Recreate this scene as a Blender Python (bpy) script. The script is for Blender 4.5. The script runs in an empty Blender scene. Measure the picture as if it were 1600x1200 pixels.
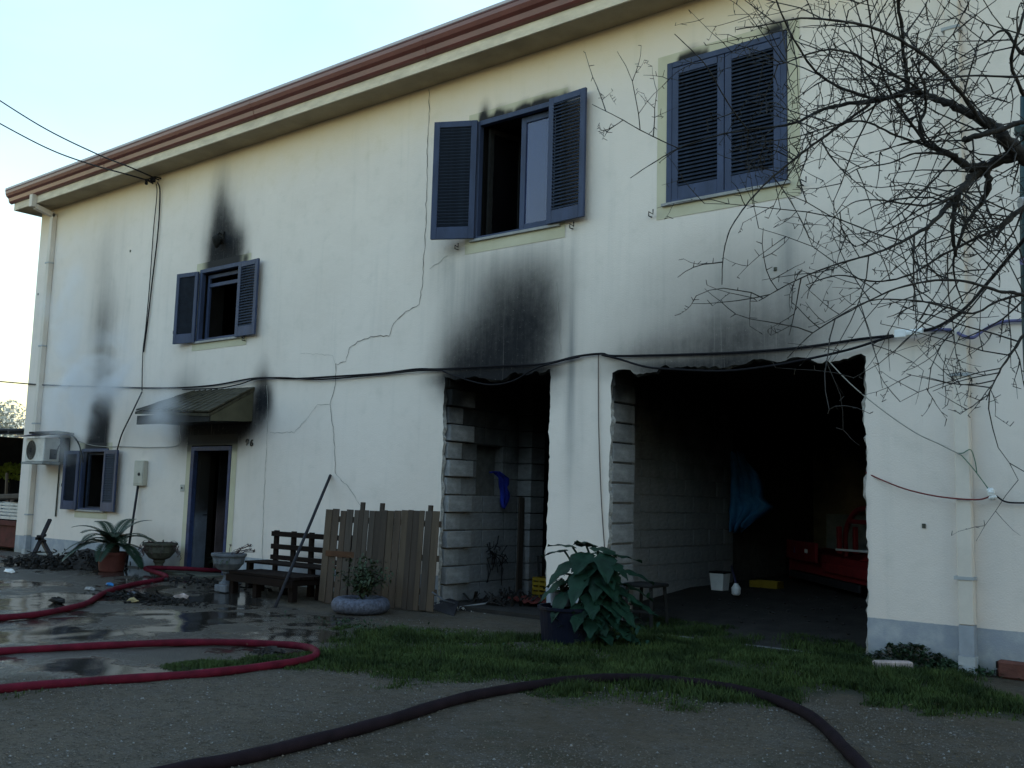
import bpy, bmesh, math, random
import numpy as np
from mathutils import Vector, Matrix, noise as mnoise
R = math.radians
rnd = random.Random(7)
npr = np.random.RandomState(11)
sc = bpy.context.scene
col = sc.collection

# ---------------------------------------------------------------- camera, sky, sun, exposure
cd = bpy.data.cameras.new('camera'); cam = bpy.data.objects.new('camera', cd); col.objects.link(cam)
cd.lens = 34.633; cd.sensor_width = 36; cd.clip_start = 0.05; cd.clip_end = 3000
M = Matrix(((0.781229, 0.050169, 0.622225), (0.623665, -0.105678, -0.774516), (0.026899, 0.993134, -0.113848)))
cam.matrix_world = Matrix.Translation((0, -9.963, 1.5)) @ M.to_4x4()
sc.camera = cam
SUN_EL, SUN_AZ = 28.0, 25.0            # azimuth measured from +Y (behind the house), negative = to the left
w = bpy.data.worlds.new('World'); sc.world = w; w.use_nodes = True
nt = w.node_tree; nt.nodes.clear()
sky = nt.nodes.new('ShaderNodeTexSky'); sky.sky_type = 'NISHITA'; sky.sun_disc = False
sky.sun_elevation = R(SUN_EL); sky.sun_rotation = R(SUN_AZ); sky.altitude = 50; sky.air_density = 2.0; sky.dust_density = 0.05; sky.ozone_density = 2.8
bg = nt.nodes.new('ShaderNodeBackground'); bg.inputs[1].default_value = 0.15
wo = nt.nodes.new('ShaderNodeOutputWorld')
tcw = nt.nodes.new('ShaderNodeTexCoord'); mpw = nt.nodes.new('ShaderNodeMapping'); mpw.inputs['Scale'].default_value = (1.5, 1.5, 3.2)
nzw = nt.nodes.new('ShaderNodeTexNoise'); nzw.inputs['Scale'].default_value = 1.7; nzw.inputs['Detail'].default_value = 6; nzw.inputs['Distortion'].default_value = 0.6
rpw = nt.nodes.new('ShaderNodeMapRange'); rpw.inputs['From Min'].default_value = 0.42; rpw.inputs['From Max'].default_value = 0.72; rpw.inputs['To Max'].default_value = 0.14
mxw = nt.nodes.new('ShaderNodeMix'); mxw.data_type = 'RGBA'; mxw.inputs[7].default_value = (5.2, 5.6, 6.0, 1)
nt.links.new(tcw.outputs['Generated'], mpw.inputs[0]); nt.links.new(mpw.outputs[0], nzw.inputs[0]); nt.links.new(nzw.outputs[0], rpw.inputs[0]); nt.links.new(rpw.outputs[0], mxw.inputs[0])
nt.links.new(sky.outputs[0], mxw.inputs[6]); nt.links.new(mxw.outputs[2], bg.inputs[0]); nt.links.new(bg.outputs[0], wo.inputs[0])
sd = bpy.data.lights.new('sun', 'SUN'); so = bpy.data.objects.new('sun', sd); col.objects.link(so)
sd.energy = 3.0; sd.angle = R(0.5); sd.color = (1, 0.93, 0.82)
dv = Vector((math.sin(R(SUN_AZ))*math.cos(R(SUN_EL)), math.cos(R(SUN_AZ))*math.cos(R(SUN_EL)), math.sin(R(SUN_EL))))
so.rotation_euler = dv.to_track_quat('Z', 'Y').to_euler()
sc.view_settings.view_transform = 'Standard'; sc.view_settings.look = 'None'
sc.view_settings.exposure = 1.18; sc.view_settings.gamma = 1; sc.view_settings.use_curve_mapping = False

# ---------------------------------------------------------------- helpers
def nn(m, t, **k):
    n = m.node_tree.nodes.new(t)
    for a, b in k.items():
        if hasattr(n, a): setattr(n, a, b)
    return n
def ln(m, a, b): m.node_tree.links.new(a, b)
def mat(name, c, rough=0.8, var=0.25, scale=6.0, bump=0.15, bscale=40.0, metal=0.0, c2=None, stretch=(1, 1, 1), spec=0.3, coords='Object'):
    m = bpy.data.materials.new(name); m.use_nodes = True
    b = m.node_tree.nodes['Principled BSDF']
    tc = nn(m, 'ShaderNodeTexCoord'); mp = nn(m, 'ShaderNodeMapping'); mp.inputs['Scale'].default_value = stretch
    ln(m, tc.outputs[coords], mp.inputs[0])
    n1 = nn(m, 'ShaderNodeTexNoise'); n1.inputs['Scale'].default_value = scale; n1.inputs['Detail'].default_value = 6; n1.inputs['Roughness'].default_value = 0.65
    ln(m, mp.outputs[0], n1.inputs[0])
    rp = nn(m, 'ShaderNodeValToRGB'); rp.color_ramp.elements[0].position = 0.32; rp.color_ramp.elements[1].position = 0.7
    a = [max(0, x*(1-var)) for x in c]; z = [min(1, x*(1+var)) for x in (c2 or c)]
    rp.color_ramp.elements[0].color = (*a, 1); rp.color_ramp.elements[1].color = (*z, 1)
    ln(m, n1.outputs[0], rp.inputs[0]); ln(m, rp.outputs[0], b.inputs['Base Color'])
    b.inputs['Roughness'].default_value = rough; b.inputs['Metallic'].default_value = metal
    b.inputs['Specular IOR Level'].default_value = spec
    if bump:
        n2 = nn(m, 'ShaderNodeTexNoise'); n2.inputs['Scale'].default_value = bscale; n2.inputs['Detail'].default_value = 4
        ln(m, mp.outputs[0], n2.inputs[0])
        bp = nn(m, 'ShaderNodeBump'); bp.inputs['Strength'].default_value = bump; bp.inputs['Distance'].default_value = 0.01
        ln(m, n2.outputs[0], bp.inputs['Height']); ln(m, bp.outputs[0], b.inputs['Normal'])
    return m
def wl(o):
    v = Vector((0, 0, 0))
    while o: v += o.location; o = o.parent
    return v
class MB:
    def __init__(s): s.v = []; s.f = []; s.mi = []
    def add(s, vs, fs, mi=0):
        o = len(s.v); s.v += [tuple(v) for v in vs]; s.f += [tuple(i+o for i in f) for f in fs]; s.mi += [mi]*len(fs); return s
    def box(s, x0, x1, y0, y1, z0, z1, mi=0):
        return s.add([(x0,y0,z0),(x1,y0,z0),(x1,y1,z0),(x0,y1,z0),(x0,y0,z1),(x1,y0,z1),(x1,y1,z1),(x0,y1,z1)],
            [(0,3,2,1),(4,5,6,7),(0,1,5,4),(1,2,6,5),(2,3,7,6),(3,0,4,7)], mi)
    def bar(s, a, b, wd, th, up=(0, 0, 1), mi=0):   # box between two points, wd across, th along the 'up' side
        a = Vector(a); b = Vector(b); d = (b-a).normalized(); u = Vector(up)
        r = d.cross(u)
        if r.length < 1e-4: r = d.cross(Vector((1, 0, 0)))
        r.normalize(); u = r.cross(d).normalized(); r *= wd/2; u *= th/2
        return s.add([a-r-u, a+r-u, a+r+u, a-r+u, b-r-u, b+r-u, b+r+u, b-r+u],
            [(0,1,2,3),(7,6,5,4),(0,4,5,1),(1,5,6,2),(2,6,7,3),(3,7,4,0)], mi)
    def tube(s, pts, rad, n=6, mi=0, cap=True):
        P = [Vector(p) for p in pts]; N = len(P)
        if not hasattr(rad, '__len__'): rad = [rad]*N
        o = len(s.v); pr = None
        for i, p in enumerate(P):
            d = (P[min(i+1, N-1)]-P[max(i-1, 0)])
            if d.length < 1e-7: d = Vector((0, 0, 1))
            d.normalize()
            if pr is None:
                pr = d.cross(Vector((0.13, 0.21, 1)))
                if pr.length < 1e-3: pr = d.cross(Vector((1, 0, 0)))
            pr = (pr - d*pr.dot(d)); pr.normalize(); q = d.cross(pr)
            for k in range(n):
                a = 2*math.pi*k/n; s.v.append(tuple(p+(pr*math.cos(a)+q*math.sin(a))*rad[i]))
        for i in range(N-1):
            for k in range(n):
                s.f.append((o+i*n+k, o+i*n+(k+1) % n, o+(i+1)*n+(k+1) % n, o+(i+1)*n+k)); s.mi.append(mi)
        if cap:
            s.f.append(tuple(o+k for k in range(n))[::-1]); s.mi.append(mi)
            s.f.append(tuple(o+(N-1)*n+k for k in range(n))); s.mi.append(mi)
        return s
    def lathe(s, c, prof, n=24, mi=0, sx=1, sy=1):
        o = len(s.v)
        for r, z in prof:
            for k in range(n):
                a = 2*math.pi*k/n; s.v.append((c[0]+r*sx*math.cos(a), c[1]+r*sy*math.sin(a), c[2]+z))
        for i in range(len(prof)-1):
            for k in range(n):
                s.f.append((o+i*n+k, o+i*n+(k+1) % n, o+(i+1)*n+(k+1) % n, o+(i+1)*n+k)); s.mi.append(mi)
        s.f.append(tuple(o+k for k in range(n))[::-1]); s.mi.append(mi)
        s.f.append(tuple(o+(len(prof)-1)*n+k for k in range(n))); s.mi.append(mi)
        return s
    def build(s, name, m, parent=None, smooth=False, bevel=0, loc=None, jitter=0):
        me = bpy.data.meshes.new(name)
        off = wl(parent) if parent else Vector((0, 0, 0))
        L = Vector(loc) if loc is not None else Vector((0, 0, 0))
        vs = [(v[0]-off.x-L.x, v[1]-off.y-L.y, v[2]-off.z-L.z) for v in s.v]
        if jitter: vs = [(a+npr.uniform(-jitter, jitter), b+npr.uniform(-jitter, jitter), c+npr.uniform(-jitter, jitter)) for a, b, c in vs]
        me.from_pydata(vs, [], s.f); me.validate()
        for x in (m if isinstance(m, (list, tuple)) else [m]): me.materials.append(x)
        if len(me.polygons) == len(s.mi): me.polygons.foreach_set('material_index', s.mi)
        if smooth: me.polygons.foreach_set('use_smooth', [True]*len(me.polygons))
        o = bpy.data.objects.new(name, me); col.objects.link(o); o.location = L
        if parent: o.parent = parent
        if bevel:
            b = bmesh.new(); b.from_mesh(me); bmesh.ops.bevel(b, geom=b.edges[:], offset=bevel, segments=1, affect='EDGES'); b.to_mesh(me); b.free()
        return o
def tag(o, label=None, cat=None, group=None, kind=None):
    if label: o['label'] = label
    if cat: o['category'] = cat
    if group: o['group'] = group
    if kind: o['kind'] = kind
    return o
def thing(name, loc, label, cat, group=None):
    o = bpy.data.objects.new(name, None); o.empty_display_size = 0.1; col.objects.link(o); o.location = loc
    return tag(o, label, cat, group)
def fastmesh(name, V, F, m, parent=None, attrs=None, smooth=False):
    """V (n,3) array, F (k,3|4) array"""
    V = np.asarray(V, np.float32); F = np.asarray(F, np.int32); k = F.shape[1]
    me = bpy.data.meshes.new(name)
    if parent: V = V - np.array(wl(parent), np.float32)
    me.vertices.add(len(V)); me.vertices.foreach_set('co', V.ravel())
    me.loops.add(F.size); me.loops.foreach_set('vertex_index', F.ravel())
    me.polygons.add(len(F)); me.polygons.foreach_set('loop_start', np.arange(len(F), dtype=np.int32)*k)
    me.polygons.foreach_set('loop_total', np.full(len(F), k, np.int32))
    for x in (m if isinstance(m, (list, tuple)) else [m]): me.materials.append(x)
    me.update(calc_edges=True)
    if attrs:
        for an, av in attrs.items():
            a = me.attributes.new(an, 'FLOAT', 'POINT'); a.data.foreach_set('value', np.asarray(av, np.float32))
    if smooth: me.polygons.foreach_set('use_smooth', [True]*len(F))
    o = bpy.data.objects.new(name, me); col.objects.link(o)
    if parent: o.parent = parent
    return o
def ss(x, a, b):
    t = np.clip((x-a)/(b-a), 0, 1); return t*t*(3-2*t)
_tabs = {}
def vnoise(x, y, seed=0):
    if seed not in _tabs: _tabs[seed] = np.random.RandomState(100+seed).rand(256, 256)
    t = _tabs[seed]; xi = np.floor(x).astype(int); yi = np.floor(y).astype(int); fx = x-xi; fy = y-yi
    fx = fx*fx*(3-2*fx); fy = fy*fy*(3-2*fy); g = lambda i, j: t[(xi+i) % 256, (yi+j) % 256]
    return (g(0,0)*(1-fx)+g(1,0)*fx)*(1-fy)+(g(0,1)*(1-fx)+g(1,1)*fx)*fy
def fbm(x, y, seed=0, o=4):
    r = 0; a = 0.5
    for i in range(o): r = r+a*vnoise(x*2**i+17*i, y*2**i+31*i, seed+i); a *= 0.5
    return r/(1-0.5**o)
def smoothpath(pts, n=8):
    P = [Vector(p) for p in pts]; out = []
    for i in range(len(P)-1):
        p0, p1, p2, p3 = P[max(i-1, 0)], P[i], P[i+1], P[min(i+2, len(P)-1)]
        for k in range(n):
            t = k/n
            out.append(0.5*((2*p1)+(p2-p0)*t+(2*p0-5*p1+4*p2-p3)*t*t+(3*p1-p0-3*p2+p3)*t**3))
    out.append(P[-1]); return out

# ---------------------------------------------------------------- materials
BLUE = (0.036, 0.052, 0.105)
m_blue = mat('blue_painted_wood', BLUE, 0.6, 0.25, 5, 0.25, 30, stretch=(1, 1, 0.3), spec=0.3)
m_blue_dark = mat('blue_painted_louvre', (0.022, 0.032, 0.055), 0.65, 0.3, 8, 0.2, 30, spec=0.25)
m_block = mat('concrete_block', (0.2, 0.205, 0.21), 0.95, 0.22, 5, 0.6, 60)
m_mortar = mat('mortar', (0.13, 0.13, 0.125), 0.95, 0.25, 8, 0.6, 50)
m_broken = mat('broken_plaster_edge', (0.3, 0.29, 0.27), 0.95, 0.4, 25, 0.8, 60)
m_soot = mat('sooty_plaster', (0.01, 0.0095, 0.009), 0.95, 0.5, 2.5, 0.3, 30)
m_black = mat('charred_black', (0.012, 0.012, 0.012), 0.85, 0.5, 12, 0.6, 40)
m_cream = mat('cream_render', (0.5, 0.47, 0.37), 0.9, 0.08, 1.5, 0.25, 60)
m_gutter = mat('red_brown_gutter', (0.15, 0.05, 0.045), 0.38, 0.15, 2, 0.05, 20, spec=0.5)
m_tile = mat('roof_tile', (0.3, 0.16, 0.1), 0.85, 0.3, 6, 0.4, 30)
m_yband = mat('yellow_window_band', (0.45, 0.42, 0.26), 0.9, 0.1, 3, 0.25, 60)
m_marble = mat('grey_stone_sill', (0.3, 0.3, 0.3), 0.6, 0.2, 14, 0.1, 40)
m_cable = mat('black_cable', (0.010, 0.010, 0.013), 0.7, 0.2, 8, 0, 20, spec=0.1)
m_wirep = mat('violet_conduit', (0.09, 0.09, 0.2), 0.5, 0.2, 8, 0, 20)
m_white = mat('white_plastic', (0.75, 0.77, 0.77), 0.5, 0.1, 6, 0.05, 20)
m_offw = mat('weathered_white_enamel', (0.5, 0.51, 0.5), 0.5, 0.2, 5, 0.1, 20)
m_terra = mat('terracotta', (0.105, 0.034, 0.03), 0.8, 0.2, 6, 0.15, 40)
m_stone = mat('weathered_cast_stone', (0.075, 0.078, 0.062), 0.95, 0.4, 8, 0.6, 45)
m_stonew = mat('white_painted_stone', (0.12, 0.135, 0.16), 0.85, 0.35, 10, 0.5, 45)
m_tyre = mat('flaking_white_paint_on_rubber', (0.085, 0.095, 0.13), 0.8, 0.6, 26, 0.6, 60)
m_rubber = mat('black_rubber', (0.02, 0.02, 0.025), 0.7, 0.3, 8, 0.2, 30)
m_leaf = mat('dark_glossy_leaf', (0.011, 0.034, 0.021), 0.5, 0.5, 5, 0.2, 15, spec=0.14)
m_leaf2 = mat('grey_green_leaf', (0.035, 0.055, 0.028), 0.7, 0.4, 9, 0.1, 20)
m_palm = mat('cycad_leaf', (0.014, 0.035, 0.02), 0.5, 0.35, 5, 0.1, 20)
m_dead = mat('withered_plant', (0.07, 0.045, 0.045), 0.9, 0.5, 12, 0.2, 30)
m_grass = mat('grass_blade', (0.019, 0.038, 0.012), 0.85, 0.5, 2.2, 0, 10, c2=(0.045, 0.068, 0.02), spec=0.15)
m_grassy = mat('yellow_green_clover', (0.04, 0.065, 0.012), 0.8, 0.4, 3, 0, 10, spec=0.15)
m_bark = mat('grey_brown_bark', (0.03, 0.027, 0.024), 0.9, 0.45, 18, 0.8, 60)
m_darkwood = mat('dark_stained_wood', (0.012, 0.008, 0.007), 0.85, 0.35, 8, 0.4, 30, stretch=(0.2, 1, 1), spec=0.08)
m_plank = [mat('weathered_plank_%s' % n, c, 0.85, 0.3, 7, 0.5, 26, stretch=(1, 1, 0.12)) for n, c in
    (('brown', (0.078, 0.058, 0.043)), ('grey', (0.074, 0.061, 0.050)), ('dark', (0.055, 0.043, 0.034)), ('tan', (0.094, 0.071, 0.05)))]
m_hose_r = mat('red_hose_jacket', (0.095, 0.007, 0.018), 0.75, 0.35, 7, 0.5, 160, spec=0.12)
m_hose_d = mat('dark_plum_hose_jacket', (0.013, 0.008, 0.011), 0.8, 0.35, 7, 0.5, 160, spec=0.1)
m_darkmetal = mat('dark_metal', (0.018, 0.019, 0.026), 0.6, 0.3, 8, 0.1, 30, spec=0.2)
m_tarp = mat('blue_tarpaulin', (0.04, 0.2, 0.42), 0.55, 0.3, 5, 0.2, 12)
m_cloth = mat('royal_blue_cloth', (0.014, 0.03, 0.3), 0.9, 0.2, 5, 0.3, 50)
m_yellow = mat('yellow_crate_plastic', (0.22, 0.15, 0.012), 0.55, 0.2, 6, 0.05, 20)
m_redpaint = mat('red_machine_paint', (0.17, 0.011, 0.014), 0.7, 0.25, 7, 0.1, 30)
m_brick = mat('red_clay_brick', (0.11, 0.045, 0.035), 0.9, 0.3, 8, 0.5, 40)
m_pink = mat('pinkish_stone_kerb', (0.42, 0.34, 0.32), 0.9, 0.25, 9, 0.3, 40)
m_moss = mat('mossy_tile', (0.05, 0.045, 0.03), 0.95, 0.45, 9, 0.9, 35)
m_olive = mat('sooty_olive_panel', (0.075, 0.07, 0.045), 0.9, 0.2, 4, 0.2, 30)
m_ash = mat('grey_ash', (0.03, 0.028, 0.027), 0.95, 0.5, 9, 0.6, 35)
m_teal = mat('teal_painted_pipe', (0.02, 0.05, 0.055), 0.5, 0.2, 6, 0.05, 20)
m_greenf = mat('sun_tinted_foliage', (0.4, 0.5, 0.08), 0.8, 0.4, 3, 0, 10)  # sunlight put into the leaf colour; the shrub itself stands under the roof
m_palef = mat('hazed_far_foliage', (0.42, 0.44, 0.4), 0.9, 0.3, 3, 0, 10)  # haze and glare put into the pale leaf colour
m_evergreen = mat('evergreen_foliage', (0.04, 0.06, 0.03), 0.9, 0.4, 2, 0, 10)
m_dkpanel = mat('dark_shed_roofing', (0.03, 0.03, 0.032), 0.8, 0.3, 4, 0.2, 20)
m_rust = mat('rusty_sheet', (0.07, 0.012, 0.012), 0.8, 0.4, 5, 0.3, 20)
m_interior = mat('interior_floor_dirt', (0.028, 0.025, 0.022), 0.95, 0.4, 3, 0.6, 30)
m_string = mat('pale_string', (0.28, 0.27, 0.24), 0.9, 0.1, 8, 0, 20)
m_redwire = mat('red_wire', (0.16, 0.03, 0.03), 0.6, 0.1, 8, 0, 20)
m_numb = mat('black_number_paint', (0.02, 0.02, 0.022), 0.6, 0.1, 8, 0, 20)

def glass(name, tint, rough=0.03):
    m = bpy.data.materials.new(name); m.use_nodes = True; b = m.node_tree.nodes['Principled BSDF']
    b.inputs['Base Color'].default_value = (*tint, 1); b.inputs['Roughness'].default_value = rough
    b.inputs['Transmission Weight'].default_value = 0.5; b.inputs['IOR'].default_value = 1.5
    n = nn(m, 'ShaderNodeTexNoise'); n.inputs['Scale'].default_value = 3; tc = nn(m, 'ShaderNodeTexCoord'); ln(m, tc.outputs['Object'], n.inputs[0])
    rp = nn(m, 'ShaderNodeMapRange'); rp.inputs['To Min'].default_value = rough; rp.inputs['To Max'].default_value = rough+0.25; ln(m, n.outputs[0], rp.inputs[0]); ln(m, rp.outputs[0], b.inputs['Roughness'])
    return m
m_glass = glass('hazy_window_glass', (0.06, 0.09, 0.25))

# blocks darken with a smoke line left by the fire (soot deposit, thick near the ceiling)
def sootline(m, z0, z1, amt=1.0):
    b = m.node_tree.nodes['Principled BSDF']; src = b.inputs['Base Color'].links[0].from_socket
    g = nn(m, 'ShaderNodeNewGeometry'); sx = nn(m, 'ShaderNodeSeparateXYZ'); ln(m, g.outputs['Position'], sx.inputs[0])
    n = nn(m, 'ShaderNodeTexNoise'); n.inputs['Scale'].default_value = 1.6; n.inputs['Detail'].default_value = 5; ln(m, g.outputs['Position'], n.inputs[0])
    a = nn(m, 'ShaderNodeMath', operation='MULTIPLY_ADD'); a.inputs[1].default_value = 1.1; ln(m, n.outputs[0], a.inputs[0]); ln(m, sx.outputs[2], a.inputs[2])
    r = nn(m, 'ShaderNodeMapRange'); r.interpolation_type = 'SMOOTHSTEP'; r.inputs['From Min'].default_value = z0+0.5; r.inputs['From Max'].default_value = z1+0.5
    r.inputs['To Max'].default_value = amt; ln(m, a.outputs[0], r.inputs[0])
    mx = nn(m, 'ShaderNodeMix', data_type='RGBA'); ln(m, r.outputs[0], mx.inputs[0]); ln(m, src, mx.inputs[6]); mx.inputs[7].default_value = (0.008, 0.008, 0.008, 1)
    ln(m, mx.outputs[2], b.inputs['Base Color'])
m_blockg = mat('sooted_garage_block', (0.27, 0.28, 0.29), 0.95, 0.22, 5, 0.6, 60); sootline(m_blockg, 1.4, 3.1)
sootline(m_block, 1.6, 2.7); sootline(m_mortar, 1.6, 2.6); sootline(m_broken, 2.4, 3.1)

# facade render: cream paint, yellower paint towards the eave, grey painted plinth, soot attribute
m_wall = bpy.data.materials.new('painted_facade_render'); m_wall.use_nodes = True
def build_wall_mat(m):
    b = m.node_tree.nodes['Principled BSDF']; b.inputs['Roughness'].default_value = 0.9; b.inputs['Specular IOR Level'].default_value = 0.2
    g = nn(m, 'ShaderNodeNewGeometry'); sx = nn(m, 'ShaderNodeSeparateXYZ'); ln(m, g.outputs['Position'], sx.inputs[0])
    def noise(scale, det=5, st=(1, 1, 1), rough=0.6):
        mp = nn(m, 'ShaderNodeMapping'); mp.inputs['Scale'].default_value = st; ln(m, g.outputs['Position'], mp.inputs[0])
        n = nn(m, 'ShaderNodeTexNoise'); n.inputs['Scale'].default_value = scale; n.inputs['Detail'].default_value = det; n.inputs['Roughness'].default_value = rough
        ln(m, mp.outputs[0], n.inputs[0]); return n.outputs[0]
    def ramp(x, a, b_, lo=0, hi=1):
        r = nn(m, 'ShaderNodeMapRange'); r.interpolation_type = 'SMOOTHSTEP'; r.inputs['From Min'].default_value = a; r.inputs['From Max'].default_value = b_
        r.inputs['To Min'].default_value = lo; r.inputs['To Max'].default_value = hi; ln(m, x, r.inputs[0]); return r.outputs[0]
    def mix(f, a, c, mode='MIX'):
        x = nn(m, 'ShaderNodeMix', data_type='RGBA', blend_type=mode)
        for s, v in ((0, f), (6, a), (7, c)):
            if isinstance(v, (int, float)): x.inputs[s].default_value = v
            elif isinstance(v, tuple): x.inputs[s].default_value = (*v, 1)
            else: ln(m, v, x.inputs[s])
        return x.outputs[2]
    def math_(op, a, c):
        x = nn(m, 'ShaderNodeMath', operation=op)
        for s, v in ((0, a), (1, c)):
            if isinstance(v, (int, float)): x.inputs[s].default_value = v
            else: ln(m, v, x.inputs[s])
        return x.outputs[0]
    n1 = noise(0.5, 6); n2 = noise(3.5, 6); streak = noise(1.0, 6, (7, 7, 0.35))
    base = mix(ramp(n1, 0.35, 0.65), CREAM_A, CREAM_B)
    # rain-washed / weathered patches
    base = mix(ramp(n2, 0.5, 0.8, 0, 0.22), base, (0.44, 0.43, 0.37))
    base = mix(ramp(streak, 0.52, 0.8, 0, 0.16), base, (0.36, 0.37, 0.34))
    # paint turns yellower towards the eave
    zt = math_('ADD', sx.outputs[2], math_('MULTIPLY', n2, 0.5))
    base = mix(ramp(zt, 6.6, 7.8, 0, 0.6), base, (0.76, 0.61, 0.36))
    # painted plinth, worn near the ground
    zp = math_('ADD', sx.outputs[2], math_('MULTIPLY', noise(14, 3), 0.012))
    pl = ramp(zp, 0.418, 0.424, 1, 0)
    plc = mix(ramp(noise(5, 5), 0.4, 0.75), (0.30, 0.33, 0.375), (0.42, 0.44, 0.455))
    base = mix(pl, base, plc)
    low = ramp(math_('ADD', sx.outputs[2], math_('MULTIPLY', noise(2.2, 6), 0.45)), 0.2, 0.5, 0.7, 0)
    base = mix(low, base, (0.20, 0.21, 0.18))
    at = nn(m, 'ShaderNodeAttribute', attribute_name='soot')
    st2 = noise(1.0, 7, (16, 16, 1.3), 0.7); blot = noise(7, 6, rough=0.75)
    k = math_('ADD', math_('MULTIPLY', st2, 0.24), math_('MULTIPLY', blot, 0.3))
    k = math_('ADD', k, 0.7)
    sf = math_('MULTIPLY', at.outputs['Fac'], k)
    sf = ramp(sf, -0.12, 0.95)
    sf = math_('MULTIPLY', sf, ramp(at.outputs['Fac'], 0.0, 0.12))
    gray = nn(m, 'ShaderNodeAttribute', attribute_name='grime')
    base = mix(math_('MULTIPLY', gray.outputs['Fac'], ramp(streak, 0.3, 0.7, 0.5, 1)), base, (0.16, 0.18, 0.19))
    flake = ramp(noise(22, 5, rough=0.8), 0.60, 0.68, 0, 0.45); runs = ramp(noise(1.0, 6, (26, 26, 0.5), 0.65), 0.60, 0.74, 0, 0.4)
    sf = math_('MULTIPLY', sf, math_('SUBTRACT', 1.0, math_('MULTIPLY', flake, 0.5))); sf = math_('MULTIPLY', sf, math_('SUBTRACT', 1.0, math_('MULTIPLY', runs, 0.5)))
    base = mix(sf, base, (0.012, 0.013, 0.016))
    ln(m, base, b.inputs['Base Color'])
    bp = nn(m, 'ShaderNodeBump'); bp.inputs['Strength'].default_value = 0.35; bp.inputs['Distance'].default_value = 0.01
    hh = math_('ADD', noise(60, 4), math_('MULTIPLY', noise(4, 4), 2.0)); ln(m, hh, bp.inputs['Height']); ln(m, bp.outputs[0], b.inputs['Normal'])
CREAM_A, CREAM_B = (0.74, 0.665, 0.60), (0.79, 0.715, 0.65)
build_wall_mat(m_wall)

# ---------------------------------------------------------------- the ground (one sheet to the horizon)
def gheight(X, Y):
    h = 0.06*ss(-X, 9.3, 12.5)*ss(Y, -2.2, -0.9)
    h = h+0.03*(fbm(X*0.5, Y*0.5, 3, 3)-0.5)*ss(-Y, 1.0, 3.0)
    h = h+0.02*(fbm(X*3, Y*3, 9, 3)-0.5)*ss(-Y, 1.5, 3.0)
    near = ss(-np.hypot(X+8, Y)+0, -90, -40)
    return h*near
gxs = np.concatenate([-np.geomspace(900, 30, 24), np.arange(-28, 6, 0.1), np.geomspace(6.2, 900, 26)])
gys = np.concatenate([-np.geomspace(900, 12, 24), np.arange(-11.5, 3, 0.1), np.geomspace(3.2, 900, 26)])
GX, GY = np.meshgrid(gxs, gys, indexing='ij')
gz = gheight(GX, GY); gz = np.where(GY > 0.02, np.minimum(gz, 0)-0.08, gz)
def polymask(X, Y, pts, soft=0.35):
    pts = [(p[0], p[1]) for p in pts]; inside = np.zeros(X.shape, bool); d = np.full(X.shape, 1e9)
    for i in range(len(pts)):
        (x1, y1), (x2, y2) = pts[i], pts[i-1]
        c = ((y1 > Y) != (y2 > Y)) & (X < (x2-x1)*(Y-y1)/((y2-y1) or 1e-9)+x1); inside ^= c
        L = (x2-x1)**2+(y2-y1)**2+1e-9; t = np.clip(((X-x1)*(x2-x1)+(Y-y1)*(y2-y1))/L, 0, 1)
        d = np.minimum(d, np.hypot(X-x1-t*(x2-x1), Y-y1-t*(y2-y1)))
    return np.clip(0.5+np.where(inside, d, -d)/(2*soft), 0, 1)
wet_poly = [(-6.64,-7.11,0), (-7.9,-6.31,0), (-7.32,-5.7,0), (-7.12,-4.03,0), (-8.18,-2.36,-0), (-9.01,-1.59,0), (-10.74,-1.59,0), (-14.33,-0.01,0), (-16,-0.1), (-22,-0.1), (-30,-3), (-24,-9), (-12,-9)]
wet = polymask(GX, GY, wet_poly, 0.5)
grass_poly = [(-7.89,-3.32,0), (-8.37,-2.18,0), (-7.62,-1.52,0), (-6.69,-1.13,0), (-6.6,-0.46,0), (-6.82,1.47,0), (-5.44,0.92,0), (-3.79,0.94,0), (-3.2,-0.1), (-2.57,-0.02,0), (-1.82,-1.09,0), (-1.5,-1.87,0), (-2.33,-2.19,0), (-2.95,-1.92,0), (-3.26,-2.7,0), (-3.53,-3.31,0), (-4.09,-3.37,0), (-4.33,-3.88,0), (-5.12,-3.32,0), (-5.59,-3.75,-0), (-5.53,-4.39,0), (-6.19,-3.97,0), (-6.77,-4.24,0)]
grs = polymask(GX, GY, grass_poly, 0.3)
m_ground = bpy.data.materials.new('gravelly_yard_ground'); m_ground.use_nodes = True
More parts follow.
